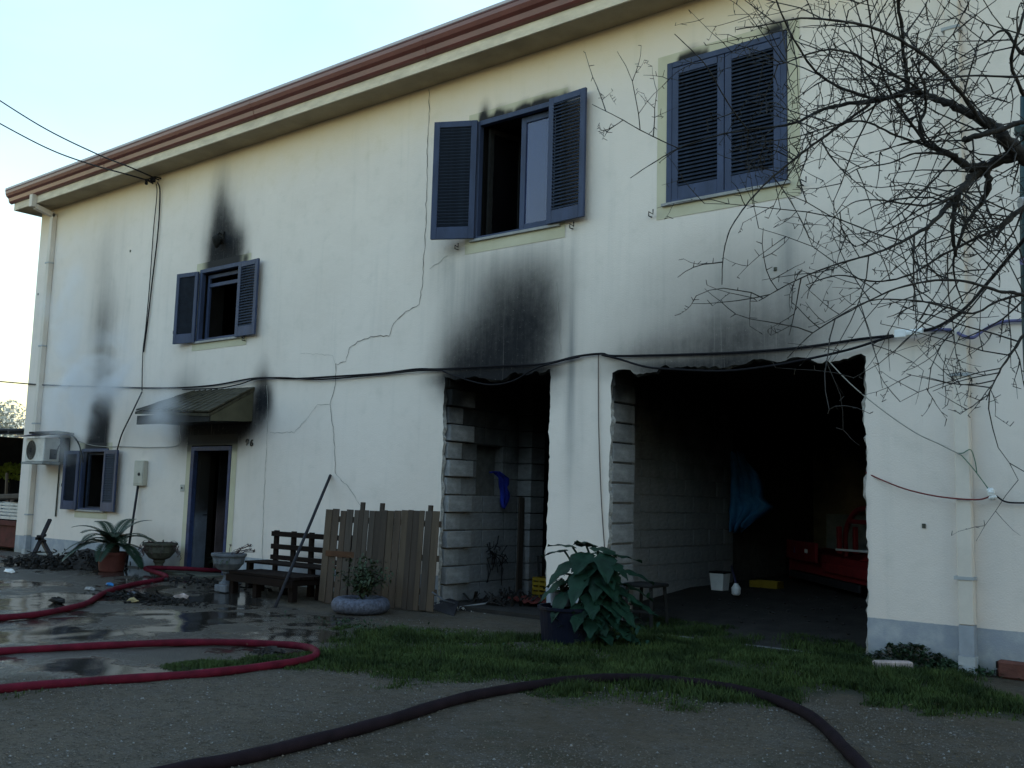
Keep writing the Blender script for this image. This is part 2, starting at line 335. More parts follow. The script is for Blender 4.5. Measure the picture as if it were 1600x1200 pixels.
def build_ground_mat(m):
    b = m.node_tree.nodes['Principled BSDF']
    g = nn(m, 'ShaderNodeNewGeometry')
    def noise(scale, det=5, rough=0.6):
        n = nn(m, 'ShaderNodeTexNoise'); n.inputs['Scale'].default_value = scale; n.inputs['Detail'].default_value = det; n.inputs['Roughness'].default_value = rough
        ln(m, g.outputs['Position'], n.inputs[0]); return n.outputs[0]
    def ramp(x, a, b_, lo=0, hi=1):
        r = nn(m, 'ShaderNodeMapRange'); r.interpolation_type = 'SMOOTHSTEP'; r.inputs['From Min'].default_value = a; r.inputs['From Max'].default_value = b_
        r.inputs['To Min'].default_value = lo; r.inputs['To Max'].default_value = hi; ln(m, x, r.inputs[0]); return r.outputs[0]
    def mix(f, a, c):
        x = nn(m, 'ShaderNodeMix', data_type='RGBA')
        for s, v in ((0, f), (6, a), (7, c)):
            if isinstance(v, (int, float)): x.inputs[s].default_value = v
            elif isinstance(v, tuple): x.inputs[s].default_value = (*v, 1)
            else: ln(m, v, x.inputs[s])
        return x.outputs[2]
    def math_(op, a, c):
        x = nn(m, 'ShaderNodeMath', operation=op)
        for s, v in ((0, a), (1, c)):
            if isinstance(v, (int, float)): x.inputs[s].default_value = v
            else: ln(m, v, x.inputs[s])
        return x.outputs[0]
    big = noise(0.45, 6); mid = noise(2.5, 8, 0.75); fine = noise(28, 6, 0.8); gr2 = noise(9, 8, 0.8)
    c = mix(ramp(big, 0.35, 0.65), (0.056, 0.041, 0.022), (0.105, 0.084, 0.058))
    c = mix(ramp(mid, 0.42, 0.68, 0, 0.7), c, (0.078, 0.070, 0.058))
    c = mix(ramp(fine, 0.45, 0.7, 0, 0.6), c, (0.02, 0.019, 0.017))
    c = mix(ramp(gr2, 0.35, 0.5, 0.85, 0), c, (0.03, 0.022, 0.012))
    c = mix(ramp(gr2, 0.55, 0.7, 0, 0.8), c, (0.11, 0.108, 0.105))
    vo = nn(m, 'ShaderNodeTexVoronoi'); vo.inputs['Scale'].default_value = 55; ln(m, g.outputs['Position'], vo.inputs[0])
    vs = nn(m, 'ShaderNodeSeparateColor'); ln(m, vo.outputs['Color'], vs.inputs[0])
    grit = math_('MULTIPLY', ramp(vs.outputs[0], 0.6, 0.95), ramp(vo.outputs['Distance'], 0.0, 0.5, 1, 0))
    grit = math_('MULTIPLY', grit, ramp(mid, 0.4, 0.62))
    c = mix(math_('MULTIPLY', grit, 0.8), c, (0.26, 0.26, 0.26))
    ga = nn(m, 'ShaderNodeAttribute', attribute_name='grassy')
    gm = ramp(math_('ADD', ga.outputs['Fac'], math_('MULTIPLY', math_('SUBTRACT', mid, 0.5), 0.9)), 0.3, 0.8)
    c = mix(math_('MULTIPLY', gm, 0.8), c, (0.016, 0.022, 0.010))
    moss = ramp(math_('ADD', noise(1.3, 6, 0.7), 0), 0.57, 0.72, 0, 0.5)
    c = mix(moss, c, (0.030, 0.036, 0.02))
    wa = nn(m, 'ShaderNodeAttribute', attribute_name='wet')
    wm = ramp(math_('ADD', wa.outputs['Fac'], math_('MULTIPLY', math_('SUBTRACT', mid, 0.5), 0.5)), 0.25, 0.7)
    pud = math_('MULTIPLY', wm, ramp(math_('ADD', math_('MULTIPLY', noise(0.75, 5, 0.6), 0.75), math_('MULTIPLY', mid, 0.25)), 0.44, 0.535))
    c = mix(math_('MULTIPLY', wm, 0.5), c, (0.018, 0.019, 0.02))
    c = mix(math_('MULTIPLY', pud, 0.55), c, (0.012, 0.013, 0.014))
    ln(m, c, b.inputs['Base Color'])
    r1 = mix(wm, (0.95, 0.95, 0.95), (0.5, 0.5, 0.5)); r2 = mix(pud, r1, (0.09, 0.09, 0.09)); ln(m, r2, b.inputs['Roughness'])
    b.inputs['Specular IOR Level'].default_value = 0.4
    h = math_('ADD', math_('MULTIPLY', fine, 0.5), math_('MULTIPLY', vo.outputs['Distance'], -0.5))
    h = math_('ADD', h, math_('MULTIPLY', mid, 1.2))
    bp = nn(m, 'ShaderNodeBump'); bp.inputs['Distance'].default_value = 0.03
    ln(m, ramp(pud, 0, 1, 1.0, 0.02), bp.inputs['Strength']); ln(m, h, bp.inputs['Height']); ln(m, bp.outputs[0], b.inputs['Normal'])
build_ground_mat(m_ground)
ni, nj = GX.shape
idx = np.arange(ni*nj).reshape(ni, nj)
F = np.stack([idx[:-1, :-1].ravel(), idx[1:, :-1].ravel(), idx[1:, 1:].ravel(), idx[:-1, 1:].ravel()], 1)
o = fastmesh('ground', np.stack([GX.ravel(), GY.ravel(), gz.ravel()], 1), F, m_ground, attrs={'wet': wet.ravel(), 'grassy': grs.ravel()}, smooth=True)
o['kind'] = 'structure'
def gh1(x, y): return float(gheight(np.array([[x]], float), np.array([[y]], float))[0, 0])

# ---------------------------------------------------------------- the house
house = thing('house', (-10, 0, 0), 'long two storey cream farmhouse with blue shutters and soot above its openings', 'house')
XL, XR, ZT = -21.41, 3.2, 7.43
# openings x0,x1,z0,z1,rough
OPS = dict(a=(-8.75, -7.3, 4.97, 6.68, 0), b=(-5.73, -4.22, 4.97, 6.73, 0), c=(-15.2, -13.88, 4.05, 5.38, 0), d=(-18.88, -17.88, 1.0, 2.22, 0),
    door=(-15.15, -13.97, 0.0, 2.24, 0), store=(-9.2, -7.38, 0.0, 3.09, 1), garage=(-6.47, -3.42, 0.0, 3.02, 1))
def lines(a, b, step, extra):
    base = list(np.arange(a, b, step))+[b]
    base = [x for x in base if min(abs(x-e) for e in extra) > step*0.5]+list(extra)
    return np.array(sorted(set(round(x, 4) for x in base)))
xs = lines(XL, XR, 0.045, [XL, XR]+[v for o_ in OPS.values() for v in o_[:2]])
zs = lines(-0.15, ZT, 0.045, [-0.15, ZT]+[v for o_ in OPS.values() for v in o_[2:4]])
WX, WZ = np.meshgrid(xs, zs, indexing='ij')
def blob(cx, cz, sx, up, dn, amp, p=2):
    dx = np.abs(WX-cx)/sx; dz = np.where(WZ > cz, (WZ-cz)/up, (cz-WZ)/dn)
    return amp*np.exp(-(dx**p+dz**p))
def comb(l):
    r = 1
    for a in l: r = r*(1-np.clip(a, 0, 1))
    return 1-r
wob = (fbm(WX*1.3, WZ*0.6, 21, 4)-0.5)
_WX0 = WX; WX = WX+wob*0.3
soot = [blob(-8.2, 3.15, 0.85, 0.85, 0.5, 0.9, 2.6), blob(-8.75, 3.1, 0.5, 0.5, 0.3, 0.8), blob(-7.75, 3.4, 0.52, 0.9, 0.4, 0.65, 2.6), blob(-8.0, 4.0, 0.78, 0.66, 0.5, 0.55, 3.6), blob(-9.05, 3.1, 0.3, 0.8, 0.3, 0.45),
    blob(-5.1, 3.15, 0.9, 0.38, 0.3, 0.55, 2), blob(-4.4, 3.15, 0.75, 0.4, 0.3, 0.38), blob(-6.0, 3.15, 0.5, 0.25, 0.2, 0.4), blob(-4.8, 3.5, 1.3, 0.95, 0.5, 0.42),
    blob(-14.5, 5.45, 0.62, 0.55, 0.4, 0.92, 4), blob(-14.55, 5.8, 0.46, 0.55, 0.4, 0.6, 3), blob(-14.66, 6.0, 0.42, 0.6, 0.6, 0.55, 2.4), blob(-14.62, 6.35, 0.22, 0.5, 0.5, 0.3), blob(-14.75, 6.6, 0.3, 0.7, 0.6, 0.3),
    blob(-18.37, 2.3, 0.44, 0.95, 0.3, 1.2, 3.4), blob(-18.3, 3.3, 0.42, 0.7, 0.6, 0.65), blob(-18.5, 4.6, 0.42, 0.75, 1.0, 0.42), blob(-18.6, 5.9, 0.35, 0.8, 1.0, 0.16),
    blob(-14.5, 2.6, 1.05, 0.3, 0.42, 1.2, 3), blob(-13.75, 2.62, 0.55, 0.3, 0.26, 0.95), blob(-13.22, 2.95, 0.24, 0.34, 0.35, 0.95, 2.4), blob(-13.26, 3.2, 0.15, 0.4, 0.3, 0.5), blob(-15.4, 3.2, 0.45, 0.4, 0.3, 0.35), blob(-15.35, 2.6, 0.45, 0.4, 0.5, 0.7),
    blob(-9.0, 4.92, 0.22, 0.06, 0.1, 0.4), blob(-3.95, 3.9, 0.4, 0.6, 0.6, 0.10)]
# flame licks along the top of the first-floor windows
def licks(x0, x1, z, h, seed, dens=1.0):
    r = np.random.RandomState(seed); out = []
    for i in range(int((x1-x0)/0.05*dens)):
        c = r.uniform(x0, x1); out.append(blob(c, z, 0.035+0.03*r.rand(), h*r.uniform(0.3, 1.0), 0.06, 0.75, 2))
    return out
WXs = WX; WX = _WX0
soot += licks(-8.72, -7.2, 6.69, 0.1, 3)+[blob(-8.62, 6.7, 0.09, 0.2, 0.1, 0.95), blob(-8.3, 6.7, 0.2, 0.1, 0.1, 0.6), blob(-7.5, 6.72, 0.3, 0.08, 0.1, 0.7)]
soot += licks(-5.6, -5.15, 6.74, 0.09, 5, 0.8)+[blob(-5.4, 6.76, 0.1, 0.1, 0.08, 0.7), blob(-4.35, 6.8, 0.16, 0.09, 0.12, 0.9), blob(-4.16, 6.55, 0.05, 0.2, 0.25, 0.45), blob(-4.15, 5.6, 0.04, 0.5, 0.6, 0.25)]
soot += [blob(-13.85, 5.42, 0.05, 0.1, 0.1, 0.8)]
soot += [blob(-8.3, 3.1, 1.0, 0.06, 0.1, 0.9, 3), blob(-5.3, 3.05, 1.0, 0.05, 0.1, 0.6, 3)]
grime = [blob(-8.3, 4.6, 0.9, 0.25, 0.9, 0.35), blob(-7.07, 3.2, 0.06, 1.3, 1.3, 0.75), blob(-6.95, 2.4, 0.14, 0.7, 0.8, 0.22), blob(-8.2, 3.8, 1.15, 1.0, 1.0, 0.32, 3),
    blob(-4.2, 4.3, 0.12, 0.6, 0.9, 0.4), blob(-4.9, 3.7, 1.6, 0.7, 0.8, 0.25), blob(-20.9, 4.6, 0.1, 1.5, 1.8, 0.6), blob(-9.3, 4.75, 0.3, 0.3, 0.4, 0.25), blob(-3.45, 1.2, 0.05, 1.0, 1.2, 0.4), blob(-18.4, 4.4, 0.9, 1.9, 1.8, 0.3), blob(-14.6, 6.2, 0.6, 1.0, 0.8, 0.25),
    blob(-13.4, 0.5, 0.6, 0.35, 0.5, 0.2), blob(-6.9, 6.6, 0.2, 0.2, 0.4, 0.1)]
soot = comb(soot); grime = comb(grime)*(0.6+0.8*fbm(WX*3, WZ*0.8, 40, 3))
cx = 0.5*(xs[:-1]+xs[1:]); cz = 0.5*(zs[:-1]+zs[1:]); CX, CZ = np.meshgrid(cx, cz, indexing='ij')
keep = np.ones(CX.shape, bool)
for (x0, x1, z0, z1, r_) in OPS.values(): keep &= ~((CX > x0) & (CX < x1) & (CZ > (z0 if z0 > 0.01 else -1)) & (CZ < z1))
PX, PZ = WX.copy(), WZ.copy()
for (x0, x1, z0, z1, r_) in OPS.values():           # broken plaster edge of the knocked-out openings
    if not r_: continue
    for xe, sg in ((x0, -1), (x1, 1)):
        k = np.exp(-np.abs(WX-xe)/0.05)*((WZ < z1+0.05))
        j = (fbm(WX*0+sg*7.7, WZ*3.0, 50+int(abs(x0)), 4)-0.5)*0.055+(vnoise(WZ*9, WX*0+3.3, 61)-0.5)*0.02+npr.uniform(-.007, .007, WX.shape)
        PX = PX+k*j
    k = np.exp(-np.abs(WZ-z1)/0.05)*((WX > x0-0.05) & (WX < x1+0.05))
    PZ = PZ+k*((fbm(WX*3.3, WZ*0+5.5, 70, 4)-0.5)*0.13+(vnoise(WX*8, WZ*0+1.2, 71)-0.5)*0.07+npr.uniform(-.012, .012, WX.shape))
ni, nj = WX.shape; idx = np.arange(ni*nj).reshape(ni, nj)
F = np.stack([idx[:-1, :-1], idx[1:, :-1], idx[1:, 1:], idx[:-1, 1:]], -1)[keep]
def edgeloop(x0, x1, z0, z1):
    i0, i1 = np.searchsorted(xs, x0-1e-4), np.searchsorted(xs, x1-1e-4); j0 = 0 if z0 <= 0.01 else np.searchsorted(zs, z0-1e-4); j1 = np.searchsorted(zs, z1-1e-4)
    L = [(i0, j) for j in range(j0, j1)]+[(i, j1) for i in range(i0, i1)]+[(i1, j) for j in range(j1, j0, -1)]+[(i1, j0)]
    if z0 > 0.01: L += [(i, j0) for i in range(i1-1, i0-1, -1)]
    return L
V = np.stack([PX.ravel(), 0*PX.ravel()+0.006*(fbm(PX*0.8, PZ*0.8, 80, 3).ravel()-0.5), PZ.ravel()], 1)
used = np.unique(F); remap = -np.ones(len(V), int); remap[used] = np.arange(len(used))
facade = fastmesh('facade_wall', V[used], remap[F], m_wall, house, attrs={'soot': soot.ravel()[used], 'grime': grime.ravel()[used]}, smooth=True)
# plaster thickness at each opening edge
for nm, (x0, x1, z0, z1, r_) in OPS.items():
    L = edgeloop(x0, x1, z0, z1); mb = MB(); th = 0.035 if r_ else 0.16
    pts = [(PX[i, j], PZ[i, j]) for i, j in L]
    if r_:
        inner = []
        cxm, czm = 0.5*(x0+x1), 0.5*(z0+z1)
        for k, (a, c) in enumerate(pts):
            jj = 0.02+0.03*mnoise.noise(Vector((a*6, c*6, 3)))+rnd.uniform(-.012, .012)
            ix = a+(jj if a < cxm else -jj)*(1 if abs(a-x0) < 0.2 or abs(a-x1) < 0.2 else 0); iz = c-(jj if abs(c-z1) < 0.2 else 0)
            inner.append((ix, iz))
    else: inner = pts
    for k in range(len(pts)-1):
        (a, c), (a2, c2) = pts[k], pts[k+1]; (e, f_), (e2, f2) = inner[k], inner[k+1]
        mb.add([(a, 0, c), (a2, 0, c2), (e2, th, f2), (e, th, f_)], [(0, 1, 2, 3)])
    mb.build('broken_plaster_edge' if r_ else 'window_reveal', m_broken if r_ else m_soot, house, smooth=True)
# structure behind the skin
T_ = 0.5
def hb(name, a, m): return MB().box(*a).build(name, m, house)
def wallseg(x0, x1, z0, z1, y0=0.06, y1=T_): 
    if x1 > x0 and z1 > z0: core.box(x0, x1, y0, y1, z0, z1)
core = MB()
cols_ = sorted(set([XL+0.01, XR]+[v for o_ in OPS.values() for v in o_[:2]]))
for i in range(len(cols_)-1):
    a, b_ = cols_[i]+0.002, cols_[i+1]-0.002; mid = (a+b_)/2
    ops = sorted([o_ for o_ in OPS.values() if o_[0] < mid < o_[1]], key=lambda q: q[2]); z = -0.1
    for o_ in ops:
        core.box(a, b_, 0.037 if o_[4] else 0.17, T_, z, o_[2]-0.002) if o_[2]-z > 0.01 else None
        z = o_[3]+(0.05 if o_[4] else 0.002)
    core.box(a, b_, 0.037 if (not ops or ops[-1][4]) else 0.17, T_, z, ZT+0.1)
core.build('wall_core', m_mortar, house)
hb('end_wall', (XL, XL+0.3, T_+0.01, 9.7, -0.1, ZT+0.1), m_cream); hb('end_wall', (XR-0.3, XR, T_+0.01, 9.7, -0.1, ZT+0.1), m_cream)
hb('back_wall', (XL, XR, 9.71, 10, -0.1, ZT+0.1), m_cream)
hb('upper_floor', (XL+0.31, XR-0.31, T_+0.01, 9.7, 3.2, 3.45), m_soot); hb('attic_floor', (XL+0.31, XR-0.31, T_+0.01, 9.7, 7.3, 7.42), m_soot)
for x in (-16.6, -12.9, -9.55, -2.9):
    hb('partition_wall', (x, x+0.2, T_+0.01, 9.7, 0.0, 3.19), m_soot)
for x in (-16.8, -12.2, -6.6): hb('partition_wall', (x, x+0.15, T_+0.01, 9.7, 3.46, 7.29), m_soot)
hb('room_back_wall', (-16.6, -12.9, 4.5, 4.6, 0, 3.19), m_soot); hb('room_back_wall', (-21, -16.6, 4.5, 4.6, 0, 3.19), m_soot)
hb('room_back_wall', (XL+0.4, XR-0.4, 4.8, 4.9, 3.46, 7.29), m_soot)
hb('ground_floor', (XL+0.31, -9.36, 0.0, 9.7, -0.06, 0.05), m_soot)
# storeroom left of the garage: side wall of blocks with a niche, pillar, dark end
m_backwall = mat('garage_back_wall', (0.42, 0.34, 0.22), 0.95, 0.3, 2, 0.4, 20); sootline(m_backwall, 1.4, 2.8)
bmk = bmesh.new(); bmesh.ops.create_cube(bmk, size=1.0); bmesh.ops.bevel(bmk, geom=bmk.edges[:], offset=0.03, segments=1, affect='EDGES')
block_me = bpy.data.meshes.new('block'); bmk.to_mesh(block_me); bmk.free(); block_me.materials.append(m_block); blockg_me = block_me.copy(); blockg_me.materials.clear(); blockg_me.materials.append(m_blockg)
m_jamb = mat('pale_jamb_block', (0.27, 0.275, 0.28), 0.95, 0.3, 3, 0.6, 60); sootline(m_jamb, 2.1, 3.0)
blockj_me = block_me.copy(); blockj_me.materials.clear(); blockj_me.materials.append(m_jamb)
def block(cx_, cy_, cz_, sx_, sy_, sz_, rz=0.0, me=None):
    o = bpy.data.objects.new('block', me or block_me); col.objects.link(o); o.parent = house
    o.location = Vector((cx_, cy_, cz_))-house.location; o.scale = (sx_, sy_, sz_); o.rotation_euler = (rnd.uniform(-.008, .008), rnd.uniform(-.008, .008), rz+rnd.uniform(-.008, .008)); return o
CH = 0.243
for k in range(13):
    z = 0.05+CH*k+CH/2
    if z > 3.1: break
    tooth = 0.52 if k % 2 else 0.32                     # toothed quoin of the knocked-out wall
    pro = 0.06 if k % 2 else 0.012
    block(-9.235+pro/2, 0.045+tooth/2, z, 0.15+pro, tooth-0.02, CH-0.02, me=blockj_me)
    y = 0.045+tooth; first = True
    while y < 1.62:
        L_ = min(0.5 if not first or k % 2 == 0 else 0.3, 1.66-y); first = False
        if L_ < 0.08: break
        ys, ye = y, y+L_
        niche = 1.46 < z < 2.22
        segs = [(ys, ye)]
        if niche: segs = [(a, b_) for a, b_ in ((ys, min(ye, 0.71)), (max(ys, 1.28), ye)) if b_-a > 0.06]
        for a, b_ in segs: block(-9.25+rnd.uniform(-.003, .003), (a+b_)/2, z, 0.15, b_-a-0.012, CH-0.012)
        y += L_
    block(-9.12, 1.84, z, 0.36, 0.34, CH-0.012)         # end pillar
hb('mortar_backing', (-9.38, -9.33, T_+0.01, 1.66, 0.05, 3.18), m_mortar); 
mb = MB(); 
for a in ((-9.33, -9.19, 0.51, 1.66, 0.05, 1.45), (-9.33, -9.19, 0.51, 1.66, 2.23, 3.18), (-9.33, -9.19, 0.51, 0.70, 1.455, 2.225), (-9.33, -9.19, 1.29, 1.66, 1.455, 2.225)): mb.box(*a)
mb.build('mortar_backing', m_mortar, house)
hb('storeroom_back_wall', (-9.34, -7.41, 3.4, 3.5, 0.0, 3.19), m_soot); hb('storeroom_floor', (-9.34, -7.42, 0.01, 3.39, -0.05, 0.05), m_interior)
hb('partition_wall', (-7.40, -7.325, T_+0.01, 9.7, 0.0, 3.19), m_mortar)
# garage reveal, side wall, back wall and floor
for k in range(13):
    z = CH*k+CH/2
    if z > 2.98: break
    block(-6.592+rnd.uniform(-.006, .006), 0.295, z, 0.28, 0.5, CH-0.022, me=blockj_me)
for k in range(12):
    z = 0.12+CH*k+CH/2; y = 0.55+(0.25 if k % 2 else 0)
    while y < 4.5:
        L_ = min(0.5, 4.6-y)
        if L_ > 0.1: block(-7.2, y+L_/2, z, 0.16, L_-0.012, CH-0.012, me=blockg_me)
        y += L_
hb('mortar_backing', (-7.32, -7.14, T_+0.02, 4.65, 0.0, 3.19), m_blockg)
hb('garage_back_wall', (-7.31, -2.9, 8.4, 8.5, 0.0, 3.19), m_backwall)
mb = MB(); mb.add([(-7.28, 0.012, -0.01), (-3.2, 0.012, -0.01), (-3.2, 3.2, 0.25), (-7.28, 3.2, 0.25), (-7.28, 8.4, 0.25), (-3.2, 8.4, 0.25)], [(0, 1, 2, 3), (3, 2, 5, 4)]); mb.build('garage_floor', m_interior, house)

for k_ in ('a', 'c', 'd', 'door'):
    x0, x1, z0, z1, _ = OPS[k_]; hb('sooted_jamb', (x0+.004, x0+.014, .165, .5, max(z0, .06)+.004, z1-.004), m_soot)
# eave: soffit slab, fascia, gutter, roof
EX0, EX1 = -21.75, XR+0.35
MB().box(EX0+.03, EX1-.03, -0.43, -0.01, ZT-.004, ZT-.001).build('soffit', mat('brown_soffit', (0.34, 0.28, 0.19), 0.95, 0.2, 1.5, 0.3, 30), house)  # soffit sheet in a darker brown than the eave slab
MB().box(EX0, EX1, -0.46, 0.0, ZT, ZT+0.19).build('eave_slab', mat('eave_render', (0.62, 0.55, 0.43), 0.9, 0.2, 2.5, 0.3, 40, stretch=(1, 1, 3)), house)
MB().box(EX0, XL, 0.0, 10.4, ZT, ZT+0.19).build('eave_slab', m_cream, house)
prof = [(-0.462, 7.585), (-0.505, 7.60), (-0.53, 7.63), (-0.545, 7.70), (-0.59, 7.735), (-0.615, 7.79), (-0.62, 7.845), (-0.63, 7.85), (-0.63, 7.862), (-0.605, 7.862), (-0.60, 7.80), (-0.57, 7.75), (-0.52, 7.72), (-0.462, 7.70)]
def gutter(x0, x1):
    mb = MB(); n = len(prof)
    mb.add([(x0, y, z) for y, z in prof]+[(x1, y, z) for y, z in prof], [(i, i+1, n+i+1, n+i) for i in range(n-1)]+[tuple(range(n))[::-1], tuple(range(n, 2*n))])
    return mb.build('gutter', m_gutter, house)
gx = [-21.88, -17.9, -13.2, -9.3, -5.4, -1.5, 2.4, EX1+0.1]
for i in range(len(gx)-1):
    gutter(gx[i]+0.002, gx[i+1]-0.002)
    mb = MB(); x = gx[i+1]-0.03; n = len(prof)
    p2 = [(y-0.004 if y < -0.47 else y, z+(-0.004 if k < 4 else 0.003)) for k, (y, z) in enumerate(prof)]
    mb.add([(x, y, z) for y, z in p2]+[(x+0.05, y, z) for y, z in p2], [(i_, i_+1, n+i_+1, n+i_) for i_ in range(n-1)]+[tuple(range(n))[::-1], tuple(range(n, 2*n))]); mb.build('gutter_joint', m_gutter, house)
roof = MB().add([(EX0-0.05, -0.52, 7.80), (EX1, -0.52, 7.80), (EX1, 5, 9.2), (EX0-0.05, 5, 9.2), (EX1, 10.5, 7.75), (EX0-0.05, 10.5, 7.75),
    (EX0-0.05, -0.52, 7.73), (EX1, -0.52, 7.73), (EX1, 5, 9.1), (EX0-0.05, 5, 9.1), (EX1, 10.5, 7.66), (EX0-0.05, 10.5, 7.66)],
    [(0, 1, 2, 3), (3, 2, 4, 5), (7, 6, 9, 8), (8, 9, 11, 10), (0, 6, 7, 1), (4, 10, 11, 5), (0, 3, 9, 6), (3, 5, 11, 9), (1, 7, 8, 2), (2, 8, 10, 4)]).build('roof', m_tile, house)
mb = MB(); mb.add([(XL, 0.3, 7.62), (XL, 9.9, 7.62), (XL, 5, 9.0)], [(0, 1, 2)]); mb.add([(XR, 0.3, 7.62), (XR, 9.9, 7.62), (XR, 5, 9.0)], [(2, 1, 0)]); mb.build('gable', m_cream, house)
MB().box(EX0-0.1, EX1, -0.636, -0.5, 7.864, 7.905).build('lit_lip_strip', mat('lit_lip_grey', (0.42, 0.40, 0.42), 0.5, 0.1), house)  # pale strip stands in for light on the gutter's top lip
# downpipes (painted like the wall)
m_dpipe = mat('painted_downpipe', (0.66, 0.60, 0.53), 0.75, 0.12, 1.2, 0.1, 40)
m_dpw = mat('painted_downpipe_worn', (0.36, 0.385, 0.4), 0.8, 0.2, 3, 0.2, 40)
m_dplo = mat('painted_downpipe_foot', (0.30, 0.33, 0.37), 0.8, 0.2, 4, 0.2, 40)
def downpipe(x0, x1, dep=0.11):
    p = MB().box(x0, x1, -dep, -0.004, 0.44, 7.30).build('downpipe', m_dpipe, house, bevel=0.008)
    MB().box(x0, x1, -dep+0.001, -0.004, 0.16, 0.438).build('painted_foot', m_dplo, p)
    MB().box(x0-0.008, x1+0.008, -dep-0.012, -0.004, 0.0, 0.158).build('pipe_shoe', m_dpw, p)
    MB().bar(((x0+x1)/2, -dep/2, 7.26), ((x0+x1)/2, -0.46, 7.36), x1-x0, dep*0.9).build('elbow', m_dpipe, p)
    MB().box(x0, x1, -0.57, -0.464, 7.34, 7.60).build('outlet', m_dpipe, p)
    for z in (0.85, 2.75, 4.4, 6.2): MB().box(x0-0.03, x1+0.012, -dep-0.008, -0.003, z, z+0.03).build('bracket', m_dpw, p)
downpipe(-20.82, -20.70); downpipe(-2.55, -2.42)

# window surrounds, frames, sills, shutters
def surround(x0, x1, z0, z1, ix0, ix1, iz0, iz1):
    mb = MB(); y0, y1 = -0.006, 0.002
    mb.box(x0, ix0, y0, y1, z0, z1); mb.box(ix1, x1, y0, y1, z0, z1); mb.box(ix0, ix1, y0, y1, iz1, z1); mb.box(ix0, ix1, y0, y1, z0, iz0)
    return mb
m_band = m_yband
def band_obj(name, mb):
    me_ = mb.build(name, m_bandsoot, house); return me_
m_bandsoot = bpy.data.materials.new('yellow_band_with_soot'); m_bandsoot.use_nodes = True
def frame_rect(mb, x0, x1, z0, z1, y0, y1, t, tb=None):
    tb = t if tb is None else tb
    mb.box(x0, x0+t, y0, y1, z0, z1); mb.box(x1-t, x1, y0, y1, z0, z1); mb.box(x0+t, x1-t, y0, y1, z1-t, z1); mb.box(x0+t, x1-t, y0, y1, z0, z0+tb); return mb
slat_cache = {}
def shutter(hinge_x, y, z0, z1, wd, ang, side, singles):
    """side=+1: leaf extends to +X when flush; ang: 0 closed .. turned about the hinge"""
    h = z1-z0; st = 0.085 if wd > 0.55 else 0.075; bt = 0.17
    mb = MB(); dx = 1 if side > 0 else -1
    # local frame: leaf from x=0 to wd, thickness along y
    t = 0.04
    mb.box(0, st, -t/2, t/2, 0, h); mb.box(wd-st, wd, -t/2, t/2, 0, h); mb.box(st, wd-st, -t/2, t/2, h-st, h); mb.box(st, wd-st, -t/2, t/2, 0, bt)
    o = mb.build('shutter', m_blue, None, bevel=0.004)
    o.parent = house; o.location = Vector((hinge_x, y, z0))-house.location; o.rotation_euler = (0, 0, ang)
    n = int((h-bt-st)/0.045)
    if singles:
        key = round(wd, 3)
        if key not in slat_cache:
            s = MB().add([(st-0.002, -0.022, -0.017), (wd-st+0.002, -0.022, -0.017), (wd-st+0.002, 0.018, 0.026), (st-0.002, 0.018, 0.026),
                (st-0.002, -0.026, -0.011), (wd-st+0.002, -0.026, -0.011), (wd-st+0.002, 0.014, 0.032), (st-0.002, 0.014, 0.032)], [(0, 3, 2, 1), (4, 5, 6, 7), (0, 1, 5, 4), (2, 3, 7, 6), (1, 2, 6, 5), (3, 0, 4, 7)])
            oo = s.build('slat', m_blue_dark); slat_cache[key] = oo.data; bpy.data.objects.remove(oo)
        for k in range(n):
            q = bpy.data.objects.new('slat', slat_cache[key]); col.objects.link(q); q.parent = o; q.location = (0, 0, bt+0.02+k*(h-bt-st-0.03)/(n-1))
    else:
        s = MB()
        for k in range(n):
            z = bt+0.02+k*(h-bt-st-0.03)/(n-1)
            s.add([(st, -0.022, z-0.022), (wd-st, -0.022, z-0.022), (wd-st, 0.018, z+0.03), (st, 0.018, z+0.03)], [(0, 1, 2, 3)])
        q = s.build('louvre_slats', m_blue_dark); q.parent = o; q['kind'] = 'stuff'
    return o
def stay(x, z):
    m = MB(); m.tube([(x-0.03, -0.004, z-0.03), (x-0.03, -0.07, z-0.03), (x-0.03, -0.07, z+0.02), (x+0.03, -0.07, z-0.02), (x+0.03, -0.07, z+0.04)], 0.008, 5); m.build('shutter_stay', m_cable, house)
PI = math.pi
def window(key, frame_t=0.07, y=0.02):
    x0, x1, z0, z1, _ = OPS[key]
    f = MB(); frame_rect(f, x0+0.004, x1-0.004, z0+0.03, z1-0.004, -0.025, 0.06, frame_t, 0.03)
    w_ = f.build('window_frame', m_blue, house, bevel=0.005)
    MB().box(x0-0.05, x1+0.03, -0.045, 0.15, z0-0.005, z0+0.028).build('sill', m_marble, w_)
    return w_
wa = window('a'); wb = window('b'); wc = window('c'); wd_ = window('d', 0.06)
